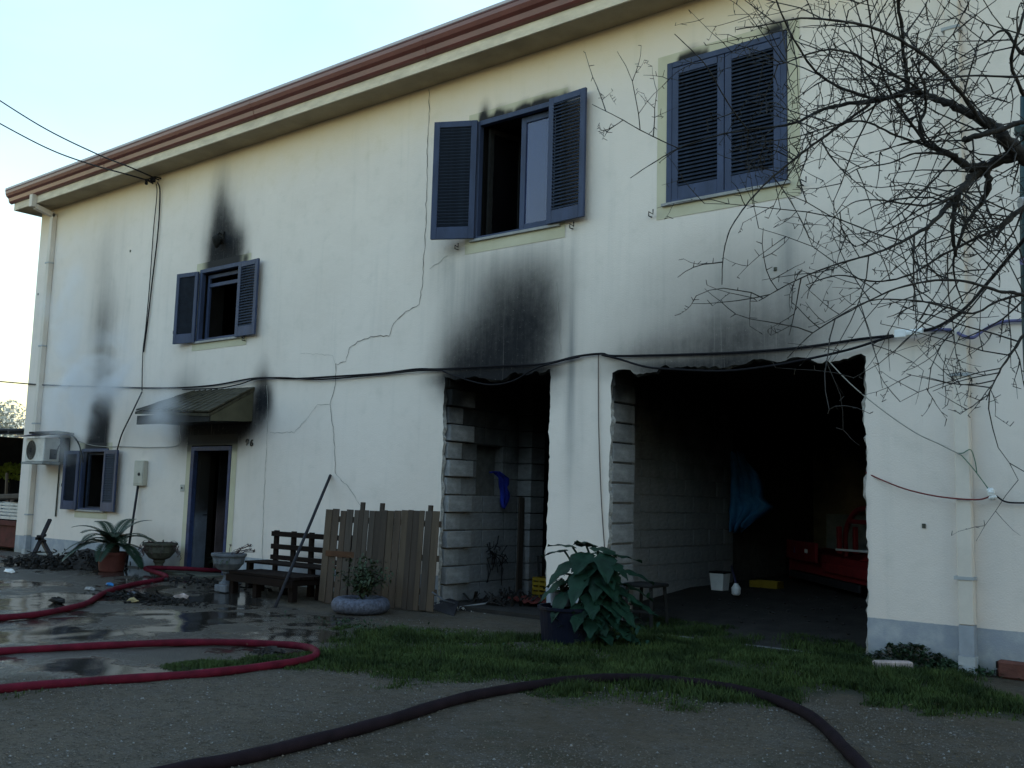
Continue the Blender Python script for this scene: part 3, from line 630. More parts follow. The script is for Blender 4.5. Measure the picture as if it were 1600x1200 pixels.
for nm, a in (('window_surround', (-8.9, -7.2, 4.81, 6.81, *OPS['a'][:4])), ('window_surround', (-5.86, -4.08, 4.82, 6.84, *OPS['b'][:4])),
    ('window_surround', (-15.33, -13.75, 3.92, 5.5, *OPS['c'][:4])), ('window_surround', (-19.0, -17.77, 0.87, 2.33, *OPS['d'][:4])), ('door_surround', (-15.27, -13.82, 0.0, 2.42, -15.15, -13.97, -0.01, 2.24))):
    x0, x1, z0, z1, i0, i1, j0, j1 = a
    # fine sheet so the soot reaches over the painted band
    ax = lines(x0, x1, 0.05, [x0, x1, i0, i1]); az = lines(z0, z1, 0.05, [z0, z1]+[v for v in (j0, j1) if z0 < v < z1])
    AX, AZ = np.meshgrid(ax, az, indexing='ij'); ix = np.arange(AX.size).reshape(AX.shape)
    ccx, ccz = np.meshgrid(0.5*(ax[1:]+ax[:-1]), 0.5*(az[1:]+az[:-1]), indexing='ij'); kp = ~((ccx > i0) & (ccx < i1) & (ccz > j0) & (ccz < j1))
    F = np.stack([ix[:-1, :-1], ix[1:, :-1], ix[1:, 1:], ix[:-1, 1:]], -1)[kp]
    def samp(A):
        a_ = np.clip(np.searchsorted(xs, AX.ravel()), 0, len(xs)-1); b__ = np.clip(np.searchsorted(zs, AZ.ravel()), 0, len(zs)-1); return A[a_, b__]
    us = np.unique(F); rm = -np.ones(AX.size, int); rm[us] = np.arange(len(us))
    V = np.stack([AX.ravel(), np.full(AX.size, -0.0055), AZ.ravel()], 1)
    fastmesh(nm, V[us], rm[F], m_bandsoot, house, attrs={'soot': samp(soot)[us], 'grime': samp(grime)[us]})
def band_mat(m):
    b = m.node_tree.nodes['Principled BSDF']; b.inputs['Roughness'].default_value = 0.9
    g = nn(m, 'ShaderNodeNewGeometry'); n = nn(m, 'ShaderNodeTexNoise'); n.inputs['Scale'].default_value = 3; n.inputs['Detail'].default_value = 6; ln(m, g.outputs['Position'], n.inputs[0])
    rp = nn(m, 'ShaderNodeValToRGB'); rp.color_ramp.elements[0].position = .3; rp.color_ramp.elements[1].position = .7
    rp.color_ramp.elements[0].color = (0.50, 0.465, 0.33, 1); rp.color_ramp.elements[1].color = (0.58, 0.545, 0.41, 1); ln(m, n.outputs[0], rp.inputs[0])
    at = nn(m, 'ShaderNodeAttribute', attribute_name='soot'); r = nn(m, 'ShaderNodeMapRange'); r.interpolation_type = 'SMOOTHSTEP'; r.inputs['From Max'].default_value = 0.8; ln(m, at.outputs['Fac'], r.inputs[0])
    mx = nn(m, 'ShaderNodeMix', data_type='RGBA'); ln(m, r.outputs[0], mx.inputs[0]); ln(m, rp.outputs[0], mx.inputs[6]); mx.inputs[7].default_value = (.014, .014, .016, 1); ln(m, mx.outputs[2], b.inputs['Base Color'])
band_mat(m_bandsoot)
# window a: left leaf half open, right leaf flush to the wall, one casement shut
shutter(-8.70, -0.05, 5.0, 6.68, 0.62, R(180+27), 1, True)
shutter(-7.45, -0.06, 5.0, 6.68, 0.61, R(-4), 1, True)
stay(-9.0, 4.93); stay(-7.05, 4.93)
f = MB(); frame_rect(f, -8.02, -7.37, 5.03, 6.6, 0.075, 0.12, 0.085); cs = f.build('casement', m_blue, wa, bevel=0.004)
MB().box(-7.94, -7.45, 0.095, 0.101, 5.11, 6.52).build('pane', m_glass, cs)
f = MB(); frame_rect(f, 0, 0.6, 5.03, 6.6, -0.02, 0.02, 0.07); cs = f.build('casement', m_black); cs.parent = wa; cs.location = Vector((-8.62, 0.12, 0))-Vector((-10, 0, 0)); cs.rotation_euler = (0, 0, R(78))
pn = MB().box(0.07, 0.53, -0.003, 0.003, 5.1, 6.53).build('pane', glass('smoked_glass', (0.004, 0.004, 0.006), .2)); pn.parent = cs
# window b: both leaves shut
shutter(-5.655, 0.0, 5.01, 6.65, 0.675, 0, 1, True); shutter(-4.97, 0.0, 5.01, 6.65, 0.675, 0, 1, True)
stay(-5.9, 4.9); stay(-4.02, 4.95)
# window c: both leaves folded back on the wall
shutter(-15.19, -0.05, 4.06, 5.34, 0.55, R(180+8), 1, False); shutter(-13.99, -0.06, 4.06, 5.34, 0.58, R(-3), 1, False)
f = MB(); frame_rect(f, -15.1, -13.98, 4.09, 5.28, 0.09, 0.13, 0.06); f.box(-15.04, -14.04, 0.085, 0.13, 5.06, 5.12); f.build('casement', m_blue, wc)
stay(-15.82, 4.3); stay(-13.75, 4.02); 
# window d
shutter(-18.87, -0.05, 1.02, 2.18, 0.46, R(180+10), 1, False); shutter(-17.92, -0.06, 1.02, 2.18, 0.54, R(-4), 1, False)
f = MB(); frame_rect(f, -18.8, -17.95, 1.04, 2.15, 0.09, 0.13, 0.05); f.build('casement', m_blue_dark, wd_)
stay(-19.45, 1.5)

# front door: blue frame, scorched leaf standing ajar
f = MB(); f.box(-15.14, -15.05, -0.01, 0.1, 0.05, 2.22); f.box(-14.05, -13.98, -0.01, 0.1, 0.05, 2.22); f.box(-15.05, -14.05, -0.01, 0.1, 2.15, 2.22)
fr = f.build('door_frame', mat('scorched_blue_frame', (0.02, 0.035, 0.10), 0.6, 0.4, 6, 0.2, 30), house)
m_leafd = mat('smoked_grey_door', (0.075, 0.09, 0.12), 0.6, 0.4, 2.5, 0.2, 30); sootline(m_leafd, 1.0, 1.5)
f = MB().box(0, 0.22, -0.02, 0.02, 0.06, 2.14); f.box(0.04, 0.18, -0.026, -0.018, 0.2, 1.0); f.box(0.04, 0.18, -0.026, -0.018, 1.15, 2.0)
d1 = f.build('door', m_leafd); d1.parent = house; d1.location = Vector((-15.04, 0.07, 0))-Vector((-10, 0, 0)); d1.rotation_euler = (0, 0, R(78))
hd = MB().tube([(0.19, -0.02, 1.05), (0.19, -0.07, 1.05), (0.12, -0.07, 1.05)], 0.01, 6).build('handle', m_darkmetal); hd.parent = d1
m_leafd2 = mat('smoked_pink_door', (0.11, 0.085, 0.09), 0.6, 0.4, 2.5, 0.2, 30); sootline(m_leafd2, 1.0, 1.5)
d2 = MB().box(0, 0.14, -0.02, 0.02, 0.06, 2.1).build('door', m_leafd2); d2.parent = house; d2.location = Vector((-14.9, 0.42, 0))-Vector((-10, 0, 0)); d2.rotation_euler = (0, 0, R(80))
MB().box(-15.15, -13.97, -0.35, 0.16, -0.05, 0.09).build('door_step', m_stone, house, bevel=0.01)

# canopy over the door
cn = MB().add([(-15.62, -0.84, 2.78), (-13.45, -0.84, 2.68), (-13.45, -0.005, 3.17), (-15.25, -0.005, 3.2), (-15.62, -0.84, 2.74), (-13.45, -0.84, 2.64), (-13.45, -0.005, 3.12), (-15.25, -0.005, 3.15)],
    [(0, 1, 2, 3), (7, 6, 5, 4), (0, 4, 5, 1), (1, 5, 6, 2), (2, 6, 7, 3), (3, 7, 4, 0)]).build('canopy', m_moss, house)
for i in range(11):                                       # mossy tiles laid down the slope
    for j in range(3):
        t = (i+0.5)/11; a = Vector((-15.62, -0.87, 2.80)).lerp(Vector((-13.42, -0.87, 2.70)), t); b_ = Vector((-15.25, -0.01, 3.20)).lerp(Vector((-13.45, -0.01, 3.18)), t)
        p = a.lerp(b_, j/3); q = a.lerp(b_, min(1, (j+1.15)/3)); 
        MB().bar(p+Vector((0, 0, .012)), q+Vector((0, 0, .0)), 0.185, 0.03).build('tile', m_moss, cn, bevel=0.006)
MB().box(-15.58, -13.47, -0.82, -0.78, 2.56, 2.71).build('canopy_beam', m_black, cn)
MB().add([(-13.46, -0.8, 2.57), (-13.46, -0.01, 2.62), (-13.46, -0.01, 3.11), (-13.46, -0.8, 2.65), (-13.49, -0.8, 2.57), (-13.49, -0.01, 2.62), (-13.49, -0.01, 3.11), (-13.49, -0.8, 2.65)], [(0, 1, 2, 3), (7, 6, 5, 4), (0, 4, 5, 1), (1, 5, 6, 2), (2, 6, 7, 3), (3, 7, 4, 0)]).build('canopy_side_panel', m_olive, cn)
MB().box(-15.5, -13.5, -0.77, -0.01, 2.60, 2.63).build('canopy_soffit', m_black, cn)

# cracks in the render: dark ribbons a few mm wide following the plaster
def crack(pts, wd=0.012, nm='crack'):
    r = random.Random(len(pts)*13+int(abs(pts[0][0])*100)); P = []
    for i in range(len(pts)-1):
        a, b_ = Vector(pts[i]), Vector(pts[i+1]); n = max(1, int((b_-a).length/0.06))
        for k in range(n): P.append(a.lerp(b_, k/n)+Vector((r.uniform(-.014, .014), 0, r.uniform(-.014, .014))))
    P.append(Vector(pts[-1])); mb = MB(); L = len(P); vs = []
    for i, p in enumerate(P):
        d = (P[min(i+1, L-1)]-P[max(i-1, 0)]).normalized(); nrm = Vector((-d.z, 0, d.x)); ww = wd*r.uniform(0.15, 0.42)
        vs += [(p.x+nrm.x*ww, -0.0065, p.z+nrm.z*ww), (p.x-nrm.x*ww, -0.0065, p.z-nrm.z*ww)]
    mb.add(vs, [(2*i, 2*i+1, 2*i+3, 2*i+2) for i in range(L-1)]); return mb.build(nm, m_crack, house)
m_crack = mat('crack_shadow_line', (0.09, 0.085, 0.075), 1.0, 0.3, 10, 0)
m_crackf = mat('hairline_crack', (0.3, 0.29, 0.26), 1.0, 0.3, 10, 0)
crack([(-9.7,0,7.39), (-9.68,0,6.9), (-9.69,0,6.42), (-9.68,0,5.84), (-9.67,0,5.27), (-9.68,0,4.99), (-9.69,0,4.52), (-9.74,0,4.2), (-10,0,4.12), (-10.24,0,3.97), (-10.33,0,3.79), (-10.71,0,3.81), (-10.99,0,3.76), (-11.18,0,3.66), (-11.24,0,3.46), (-11.48,0,3.44), (-11.45,0,3.14), (-11.56,0,2.83), (-11.43,0,2.36), (-11.36,0,1.78)], 0.014)
m_crack = m_crackf
crack([(-11.36,0,1.78), (-11.05,0,1.57), (-10.76,0,1.3)], 0.012); crack([(-11.56,0,2.83), (-11.84,0,2.83), (-12.08,0,2.62), (-12.37,0,2.42), (-12.98,0,2.43)], 0.009)
crack([(-13.12,0,3.22), (-13.05,0,2.39), (-13.04,0,1.36), (-13.01,0,0.55), (-12.98,0,0.3)], 0.014)
crack([(-7.32,0,4.25), (-7.26,0,3.74), (-7.23,0,3.33)], 0.014); crack([(-9.22,0,4.84), (-9.46,0,4.73), (-9.56,0,4.69)], 0.01)
crack([(-11.48,0,3.44), (-11.55,0,3.59), (-12.32,0,3.67)], 0.006); crack([(-16.94,0,3.72), (-16.87,0,3.17)], 0.01)

# ---------------------------------------------------------------- things fixed to or hanging on the facade
def cable(name, pts, r, m, label, cat='cable', n=6, sm=8, group=None):
    P = smoothpath(pts, sm); o = MB().tube(P, r, n).build(name, m, smooth=True); return tag(o, label, cat, group)
cable('cable', [(-23.34,-0.03,3.82), (-20.88,-0.03,3.6), (-18.49,-0.03,3.44), (-16.2,-0.04,3.3), (-14.64,-0.03,3.27), (-13.38,-0.04,3.33), (-12.4,-0.03,3.27), (-11.35,-0.03,3.25), (-10.38,-0.03,3.24), (-9.73,-0.03,3.26), (-9.23,-0.04,3.23), (-8.2,-0.04,3.21), (-7.46,-0.04,3.19), (-6.97,-0.04,3.25), (-6.59,-0.04,3.26), (-6.4,-0.04,3.22), (-5.62,-0.03,3.18), (-4.82,-0.03,3.15), (-4.09,-0.03,3.15), (-3.48,-0.03,3.19), (-3.12,-0.04,3.2)], 0.014, m_cable, 'long black cable running along the whole facade above the ground floor openings')
cable('cable', [(-15.47,-0.05,3.24), (-14.41,-0.05,3.21), (-13.79,-0.05,3.25), (-13.35,-0.06,3.31), (-12.7,-0.05,3.3), (-11.76,-0.05,3.22), (-10.76,-0.05,3.22), (-9.7,-0.06,3.23), (-9.21,-0.06,3.21)], 0.011, m_cable, 'thin dark cable sagging above the mossy door canopy')
cable('cable', [(-9.21,-0.06,3.21), (-8.97,-0.06,3.12), (-8.38,-0.07,2.97), (-7.95,-0.07,2.99), (-7.6,-0.06,3.13), (-7.24,-0.06,3.2), (-6.9,-0.06,3.24)], 0.011, m_cable, 'dark cable looping below the smoke stained top of the storeroom opening')
cable('cable', [(-6.57,-0.06,3.24), (-6.34,-0.07,3.18), (-5.92,-0.1,3.05), (-5.49,-0.12,2.99), (-4.92,-0.13,2.94), (-4.41,-0.12,2.96), (-3.92,-0.1,3.02), (-3.52,-0.08,3.09), (-3.21,-0.06,3.17), (-3.09,-0.05,3.19)], 0.013, m_cable, 'black cable drooping into the top of the wide garage opening')
cable('cable', [(-3.08,-0.06,3.2), (-2.83,-0.1,3.21), (-2.59,-0.3,3.22), (-2.27,-0.7,3.29), (-1.792,-1.973,3.226), (-1.516,-2.534,3.279), (-1.23,-3.088,3.345)], 0.015, m_cable, 'thick black cable rising from the white connector to the upper right')
cable('conduit', [(-2.84,-0.04,3.23), (-2.67,-0.04,3.22), (-2.54,-0.04,3.2), (-2.45,-0.16,3.13), (-2.35,-0.16,3.1), (-2.29,-0.06,3.17), (-2.18,-0.04,3.23), (-2.04,-0.04,3.25), (-1.73,-0.04,3.22)], 0.017, m_wirep, 'violet corrugated conduit bent round the downpipe at the right')
cn_ = thing('cable_connector', (-2.95,-0.1,3.2), 'white plastic cable connector on the facade right of the garage opening', 'connector')
a_ = Vector((-3.06,-0.15,3.19)); b2 = Vector((-2.95,-0.15,3.19)); c2_ = Vector((-2.8,-0.15,3.2))
MB().bar(a_, b2, 0.09, 0.08).build('plug', m_white, cn_, bevel=0.006); MB().tube([b2, c2_], 0.036, 8).build('sleeve', m_white, cn_)
cable('overhead_wire', [(-20.338,-2.3,9.491), (-19.101,-1.293,8.527), (-17.679,-0.818,7.794), (-16.529,-0.728,7.32), (-16.6,-0.12,7.27)], 0.013, m_cable, 'upper overhead wire running from the sky to the bracket under the eave', 'wire')
cable('overhead_wire', [(-20.365,-2.244,8.963), (-19.12,-1.253,8.152), (-18.068,-0.858,7.694), (-16.581,-0.751,7.19), (-16.77,-0.12,7.26)], 0.013, m_cable, 'lower overhead wire drooping from the sky to the bracket under the eave', 'wire')
br = thing('wire_bracket', (-16.84,0,7.3), 'small black insulator bracket holding the overhead wires under the eave', 'bracket')
p = Vector((-16.84,0,7.3)); m_ = MB(); m_.tube([p+Vector((-.15, 0, 0)), p+Vector((-.15, -.14, .03)), p+Vector((.12, -.14, .05)), p+Vector((.12, 0, .05))], 0.014, 6); m_.build('arm', m_cable, br)
for dx in (-.15, 0.02, .12): MB().lathe(p+Vector((dx, -.14, -.06)), [(0.01, 0), (.03, .01), (.03, .05), (.02, .06), (.03, .07), (.03, .1), (.01, .11)], 8).build('insulator', m_cable, br, smooth=True)
cable('cable', [(-16.67,-0.1,7.24), (-16.66,-0.04,7.06), (-16.65,-0.03,6.32), (-16.73,-0.03,5.34), (-16.79,-0.03,4.61), (-16.86,-0.03,4.01)], 0.013, m_cable, 'thicker vertical cable dropping from the eave bracket left of the small upper window')
cable('cable', [(-16.71,-0.1,7.22), (-16.76,-0.04,7.02), (-16.81,-0.03,6.34), (-16.81,-0.03,5.35), (-16.84,-0.03,4.5), (-16.88,-0.03,3.99), (-16.8,-0.04,3.28)], 0.009, m_cable, 'thinner vertical cable beside the thicker one left of the small upper window')
cable('cable', [(-16.8,-0.04,3.26), (-17.08,-0.06,2.84), (-17.37,-0.06,2.46), (-17.57,-0.03,2.08)], 0.013, m_cable, 'short black cable slanting from the facade down to the lower left window')
cable('cable', [(-19.28,-0.15,2.54), (-19.05,-0.12,2.46), (-18.87,-0.08,2.28), (-18.77,-0.03,1.95)], 0.014, m_cable, 'black cable arching from the air conditioner to the lower left window')
cable('cable', [(-19.15,-0.02,2.39), (-18.34,-0.02,2.27), (-17.18,-0.02,2.24), (-16.31,-0.02,2.22), (-15.52,-0.02,2.26), (-15.53,-0.02,2.54), (-15.56,-0.02,2.79)], 0.007, m_string, 'thin pale cable running along the wall between the window and the door')
cable('string', [(-3.78,-0.1,3.01), (-3.51,-0.14,2.72), (-3.19,-0.15,2.44), (-2.89,-0.16,2.22), (-2.66,-0.16,2.1), (-2.48,-0.14,2)], 0.006, m_string, 'pale string sagging from the garage lintel to the right downpipe', 'string')
cable('string', [(-2.48,-0.14,2), (-2.37,-0.14,1.86), (-2.26,-0.06,1.67)], 0.005, mat('green_string', (0.08, 0.17, 0.12), 0.9, 0.1), 'thin greenish string running from the downpipe to the white knot', 'string')
cable('string', [(-2.52,-0.14,2.02), (-2.47,-0.14,2.02), (-2.4,-0.14,2.05), (-2.37,-0.12,1.95), (-2.36,-0.1,1.83)], 0.005, mat('green_string_tie', (0.08, 0.17, 0.12), 0.9, 0.1), 'green string tied round the right downpipe', 'string')
cable('wire', [(-3.43,0.03,1.84), (-3.24,-0.04,1.76), (-2.98,-0.1,1.67), (-2.68,-0.13,1.61), (-2.37,-0.13,1.59), (-2.27,-0.06,1.62)], 0.008, m_redwire, 'dull red wire sagging from the garage edge to the white knot', 'wire')
cable('wire', [(-2.21,-0.06,1.63), (-2.14,-0.05,1.58), (-2.03,-0.05,1.57), (-1.78,-0.05,1.58)], 0.008, m_cable, 'short dark wire leaving the white knot towards the right edge', 'wire')
cable('wire', [(-6.64,-0.03,3.26), (-6.64,-0.02,2.89), (-6.62,-0.02,2.27), (-6.57,-0.02,1.5), (-6.51,-0.02,0.9), (-6.5,-0.02,0.75)], 0.007, mat('grey_brown_cord', (0.14, 0.12, 0.11), 0.8, 0.1), 'thin cord hanging down the pier between the two knocked out openings', 'wire')
kn = MB(); p = Vector((-2.24,-0.07,1.65))
for i in range(9):
    q = p+Vector((rnd.uniform(-.03, .03), rnd.uniform(-.03, .01), rnd.uniform(-.05, .05))); kn.lathe(q, [(0.002, -.025), (.018, -.015), (.026, 0), (.016, .018), (.002, .025)], 7)
tag(kn.build('tape_knot', m_white, smooth=True, jitter=0.006), 'white taped knot joining strings and wires right of the downpipe', 'tape')
# burnt wall lamp
p = Vector((-14.6,0,5.83)); lp = thing('wall_lamp', p, 'burnt black wall lamp in the soot above the small upper window', 'lamp')
MB().box(p.x-.05, p.x+.05, -.03, -.002, p.z-.05, p.z+.16).build('back_plate', m_black, lp, bevel=0.006)
MB().tube([p+Vector((0, -.02, .1)), p+Vector((0, -.09, .12)), p+Vector((0, -.12, .08))], 0.013, 6).build('arm', m_black, lp)
MB().lathe(p+Vector((0, -.12, -.12)), [(.02, -.03), (.04, 0), (.07, .04), (.09, .10), (.085, .15), (.03, .2)], 10).build('lamp_shade', m_black, lp, smooth=True, jitter=0.006)
# house number
cu = bpy.data.curves.new('digit', 'FONT'); 
def digit(ch, pt, parent, sz=0.15):
    c = bpy.data.curves.new('digit', 'FONT'); c.body = ch; c.size = sz; c.extrude = 0.006; c.offset = 0.004
    t = bpy.data.objects.new('digit', c); col.objects.link(t); t.rotation_euler = (R(90), 0, 0); bpy.context.view_layer.update()
    me = bpy.data.meshes.new_from_object(t.evaluated_get(bpy.context.evaluated_depsgraph_get())); bpy.data.objects.remove(t)
    me.materials.clear(); me.materials.append(m_numb); o = bpy.data.objects.new('digit', me); col.objects.link(o); o.parent = parent
    o.location = Vector(pt)-wl(parent); o.rotation_euler = (R(90), 0, 0); o.scale = (1.15, 1, 1); return o
nb = thing('house_number', (-13.6, 0, 2.2), 'house number 96 in black digits on the wall right of the door', 'house number')
digit('9', (-13.60, -0.009, 2.23), nb); digit('6', (-13.485, -0.009, 2.215), nb)
# meter box and bell
mt = thing('meter_box', (-16.62, 0, 1.5), 'tall narrow cream meter box on the wall left of the door', 'meter box')
MB().box(-16.8, -16.48, -0.09, -0.003, 1.52, 1.98).build('case', mat('cream_box', (0.42, 0.41, 0.35), 0.6, 0.1), mt, bevel=0.008)
MB().box(-16.78, -16.50, -0.098, -0.091, 1.56, 1.94).build('cover', mat('cream_box_cover', (0.45, 0.44, 0.38), 0.6, 0.1), mt, bevel=0.003); MB().tube([(-16.6, -0.099, 1.73), (-16.6, -0.115, 1.73)], 0.03, 10).build('lock', m_black, mt)
bl = thing('doorbell', (-15.33, 0, 1.49), 'tiny square doorbell plate on the wall just left of the door', 'doorbell')
MB().box(-15.4, -15.28, -0.012, -0.003, 1.44, 1.56).build('plate', mat('bell_plate', (0.4, 0.4, 0.37), 0.6, 0.1), bl, bevel=0.003); MB().tube([(-15.34, -0.012, 1.5), (-15.34, -0.022, 1.5)], 0.018, 8).build('button', m_black, bl)
# small anchors / nail spots
for pt in ((-17.63,0,6.06), (-2.87,0,1.33), (-4.37,0,4.04), (-21.28,0,5.6)): 
    q = Vector(pt); tag(MB().box(q.x-.018, q.x+.018, -.012, -.002, q.z-.022, q.z+.022).build('wall_plug', m_stone, bevel=0.004), None, None)
lbl = ['small grey plug on the upper wall right of the left soot streak', 'small grey plug on the lower wall right of the garage opening', 'small dark plug on the wall above the garage opening', 'small grey plug on the facade corner near the left downpipe']
for o, t in zip([o for o in col.objects if o.name.startswith('wall_plug')], lbl): tag(o, t, 'wall plug')

# air conditioner
ac = thing('air_conditioner', (-19.9, -0.3, 1.9), 'old white air conditioner outdoor unit on the wall at the left corner', 'air conditioner')
MB().box(-20.3, -19.52, -0.46, -0.14, 1.95, 2.42).build('case', m_offw, ac, bevel=0.012)
mb = MB()
for r in (0.05, 0.09, 0.13, 0.17): mb.tube([(-20.05+r*math.cos(a), -0.468, 2.18+r*math.sin(a)) for a in np.linspace(0, 2*PI, 25)], 0.005, 4)
for a in np.linspace(0, PI, 7)[:-1]: mb.tube([(-20.05-.19*math.cos(a), -0.468, 2.18-.19*math.sin(a)), (-20.05+.19*math.cos(a), -0.468, 2.18+.19*math.sin(a))], 0.004, 4)
mb.build('fan_guard', m_darkmetal, ac)
MB().tube([(-20.05, -0.461, 2.18), (-20.05, -0.465, 2.18)], 0.2, 24).build('fan_opening', mat('fan_shadow', (0.12, 0.11, 0.09), 0.8), ac)
MB().box(-20.36, -19.47, -0.5, -0.02, 1.90, 1.945).build('tray', mat('tray_grey', (0.25, 0.27, 0.27), 0.7), ac, bevel=0.004)
MB().box(-19.515, -19.50, -0.34, -0.2, 2.0, 2.2).build('valve_cover', m_darkmetal, ac); MB().tube([(-19.5, -.25, 2.1), (-19.44, -.25, 2.1), (-19.42, -.22, 2.25), (-19.45, -.12, 2.38)], 0.014, 6).build('pipe', m_cable, ac)
MB().box(-19.6, -19.38, -0.13, -0.01, 1.93, 2.44).build('black_backing', m_black, ac, jitter=0.012)  # black block behind the case
bo = MB().add([(-20.5, -0.6, 2.44), (-19.75, -0.6, 2.48), (-19.7, -0.05, 2.53), (-20.45, -0.05, 2.5), (-20.5, -0.6, 2.45), (-19.75, -0.6, 2.49), (-19.7, -0.05, 2.54), (-20.45, -0.05, 2.51)], [(0, 3, 2, 1), (4, 5, 6, 7), (0, 1, 5, 4), (1, 2, 6, 5), (2, 3, 7, 6), (3, 0, 4, 7)]).build('cover_sheet', mat('violet_sheet', (0.12, 0.11, 0.2), 0.6), ac)
MB().add([(-19.95, -0.58, 2.50), (-19.28, -0.5, 2.46), (-19.25, -0.01, 2.5), (-19.9, -0.01, 2.56), (-19.95, -0.58, 2.54), (-19.28, -0.5, 2.50), (-19.25, -0.01, 2.54), (-19.9, -0.01, 2.60)], [(0, 3, 2, 1), (4, 5, 6, 7), (0, 1, 5, 4), (1, 2, 6, 5), (2, 3, 7, 6), (3, 0, 4, 7)]).build('cover_board', m_black, ac)
MB().tube([(-19.72, -.02, 1.9), (-19.72, -.02, 1.2), (-19.72, -.02, 0.86)], 0.016, 6).build('drain_pipe', m_stone, ac)

# ---------------------------------------------------------------- objects standing along the wall
def leafcard(mb, base, d, L, W, up=Vector((0, 0, 1)), droop=0.3, seg=3, fold=0.15, mi=0):
    d = Vector(d).normalized(); s = d.cross(up)
    if s.length < 1e-3: s = Vector((1, 0, 0))
    s.normalize(); n = s.cross(d); vs = []
    prof_ = [0.15, 0.9, 1.0, 0.6, 0.05] if seg == 4 else [0.2, 1.0, 0.75, 0.05]
    for i in range(seg+1):
        t = i/seg; c = Vector(base)+d*L*t+Vector((0, 0, -1))*droop*L*t*t; ww = W*prof_[i]/2
        vs += [c-s*ww+n*fold*ww, c, c+s*ww+n*fold*ww]
    fs = []
    for i in range(seg): fs += [(3*i, 3*i+1, 3*i+4, 3*i+3), (3*i+1, 3*i+2, 3*i+5, 3*i+4)]
    mb.add(vs, fs, mi)
# cycad in terracotta pot
px_, py_ = -15.95, -0.88; pz = gh1(px_, py_)
pot = MB().lathe((px_, py_, pz), [(.19, 0), (.2, .01), (.235, .27), (.262, .275), (.262, .325), (.235, .327), (.22, .28), (.05, .26)], 28).build('flower_pot', m_terra, smooth=False)
tag(pot, 'round terracotta pot holding the small palm below the lower left window', 'flower pot')
cy = thing('cycad_palm', (px_, py_, pz+.27), 'small dark green palm with arching feathered fronds in terracotta pot', 'palm')
MB().lathe((px_, py_, pz+.262), [(.08, 0), (.11, .05), (.11, .14), (.07, .22), (.02, .25)], 12).build('trunk', m_bark, cy, smooth=True, jitter=0.008)
for i in range(22):
    az = i*2.39996+0.3; el = R(5+60*((i*7) % 22)/22); L_ = rnd.uniform(.7, .92)
    d = Vector((math.cos(az)*math.cos(el), math.sin(az)*math.cos(el), math.sin(el))); p = Vector((px_, py_, pz+.45)); P = []; q = p.copy(); dd = d.copy()
    for k in range(14):
        P.append(q.copy()); q += dd*L_/13; dd = (dd+Vector((0, 0, -0.115))).normalized()
    mb = MB().tube(P, [0.012*(1-k/16) for k in range(14)], 4)
    for k in range(2, 14):
        t = (P[k]-P[k-1]).normalized(); s = t.cross(Vector((0, 0, 1))).normalized(); n_ = s.cross(t)
        for q2 in (0, .33, .66):
            for sg in (-1, 1):
                base = P[k-1].lerp(P[k], q2); ll = .17*math.sin(PI*min(1, (k+q2)/14*0.85+.12))+.03
                leafcard(mb, base, (s*sg*0.85+t*0.55+n_*0.25), ll*.9, .021, n_, 0.25, 3, 0.1)
    mb.build('frond', m_palm, cy)
# broom handle leaning at the palm
def pole(name, a, b_, r, m, label, cat):
    return tag(MB().tube([a, Vector(a).lerp(Vector(b_), .5), b_], r, 7).build(name, m, smooth=True), label, cat)
pole('leaning_pole', (-16.62, -0.22, gh1(-16.6, -.2)), (-16.72, -0.02, 1.70), 0.022, m_darkmetal, 'short dark pole leaning on the wall behind the palm below the meter box', 'pole')
# urns
def urn(x, y, z, s, m, label, foot=True):
    t = thing('garden_urn', (x, y, z), label, 'urn')
    k = 0.0
    if foot: MB().box(x-.13*s, x+.13*s, y-.13*s, y+.13*s, z, z+.1*s).build('plinth', m, t, bevel=0.01); k = .1*s
    MB().lathe((x, y, z+k), [(.12*s, 0), (.12*s, .02*s), (.085*s, .05*s), (.06*s, .09*s), (.06*s, .13*s), (.09*s, .17*s), (.075*s, .185*s), (.15*s, .22*s), (.215*s, .3*s), (.225*s, .38*s), (.25*s, .41*s), (.25*s, .44*s), (.21*s, .44*s), (.2*s, .38*s), (.03*s, .37*s)], 24).build('bowl', m, t, smooth=False)
    return t, z+k+.38*s
u1, uz = urn(-15.25, -0.42, gh1(-15.25, -.42), 1.15, m_stone, 'mossy brown stone urn with withered plants left of the door', False)
pl = thing('withered_plant', (-15.25, -.42, uz), 'withered dark plant drooping over the brown urn left of the door', 'plant')
mb = MB()
for i in range(80):
    az = rnd.uniform(0, 2*PI); L_ = rnd.uniform(.12, .38); p = Vector((-15.25+.12*math.cos(az), -.42+.12*math.sin(az), uz)); P = []; dd = Vector((math.cos(az)*.7, math.sin(az)*.7, rnd.uniform(.3, 1.0)))
    for k in range(6): P.append(p.copy()); p = p+dd*L_/5; dd = dd+Vector((0, 0, -.42))
    mb.tube(P, .004, 3); 
    for k in (2, 3, 4, 5): leafcard(mb, P[k], (rnd.uniform(-1, 1), rnd.uniform(-1, 1), rnd.uniform(-.8, .3)), .05, .02)
mb.build('foliage', m_dead, pl)
u2, uz = urn(-12.1, -1.28, gh1(-12.1, -1.28), 1.0, m_stonew, 'pale painted urn with succulents in front of the low dark table')
pl = thing('succulent_plant', (-12.1, -1.28, uz), 'pale green spiky succulents with dry flower heads in the pale urn', 'plant')
mb = MB(); m2 = MB()
for i in range(90):
    az = rnd.uniform(0, 2*PI); rr = rnd.uniform(0, .16); el = rnd.uniform(.2, 1.2); leafcard(mb, (-12.1+rr*math.cos(az), -1.28+rr*math.sin(az), uz-.02), (math.cos(az), math.sin(az), math.tan(el)*.5), rnd.uniform(.1, .28), .018, droop=.5)
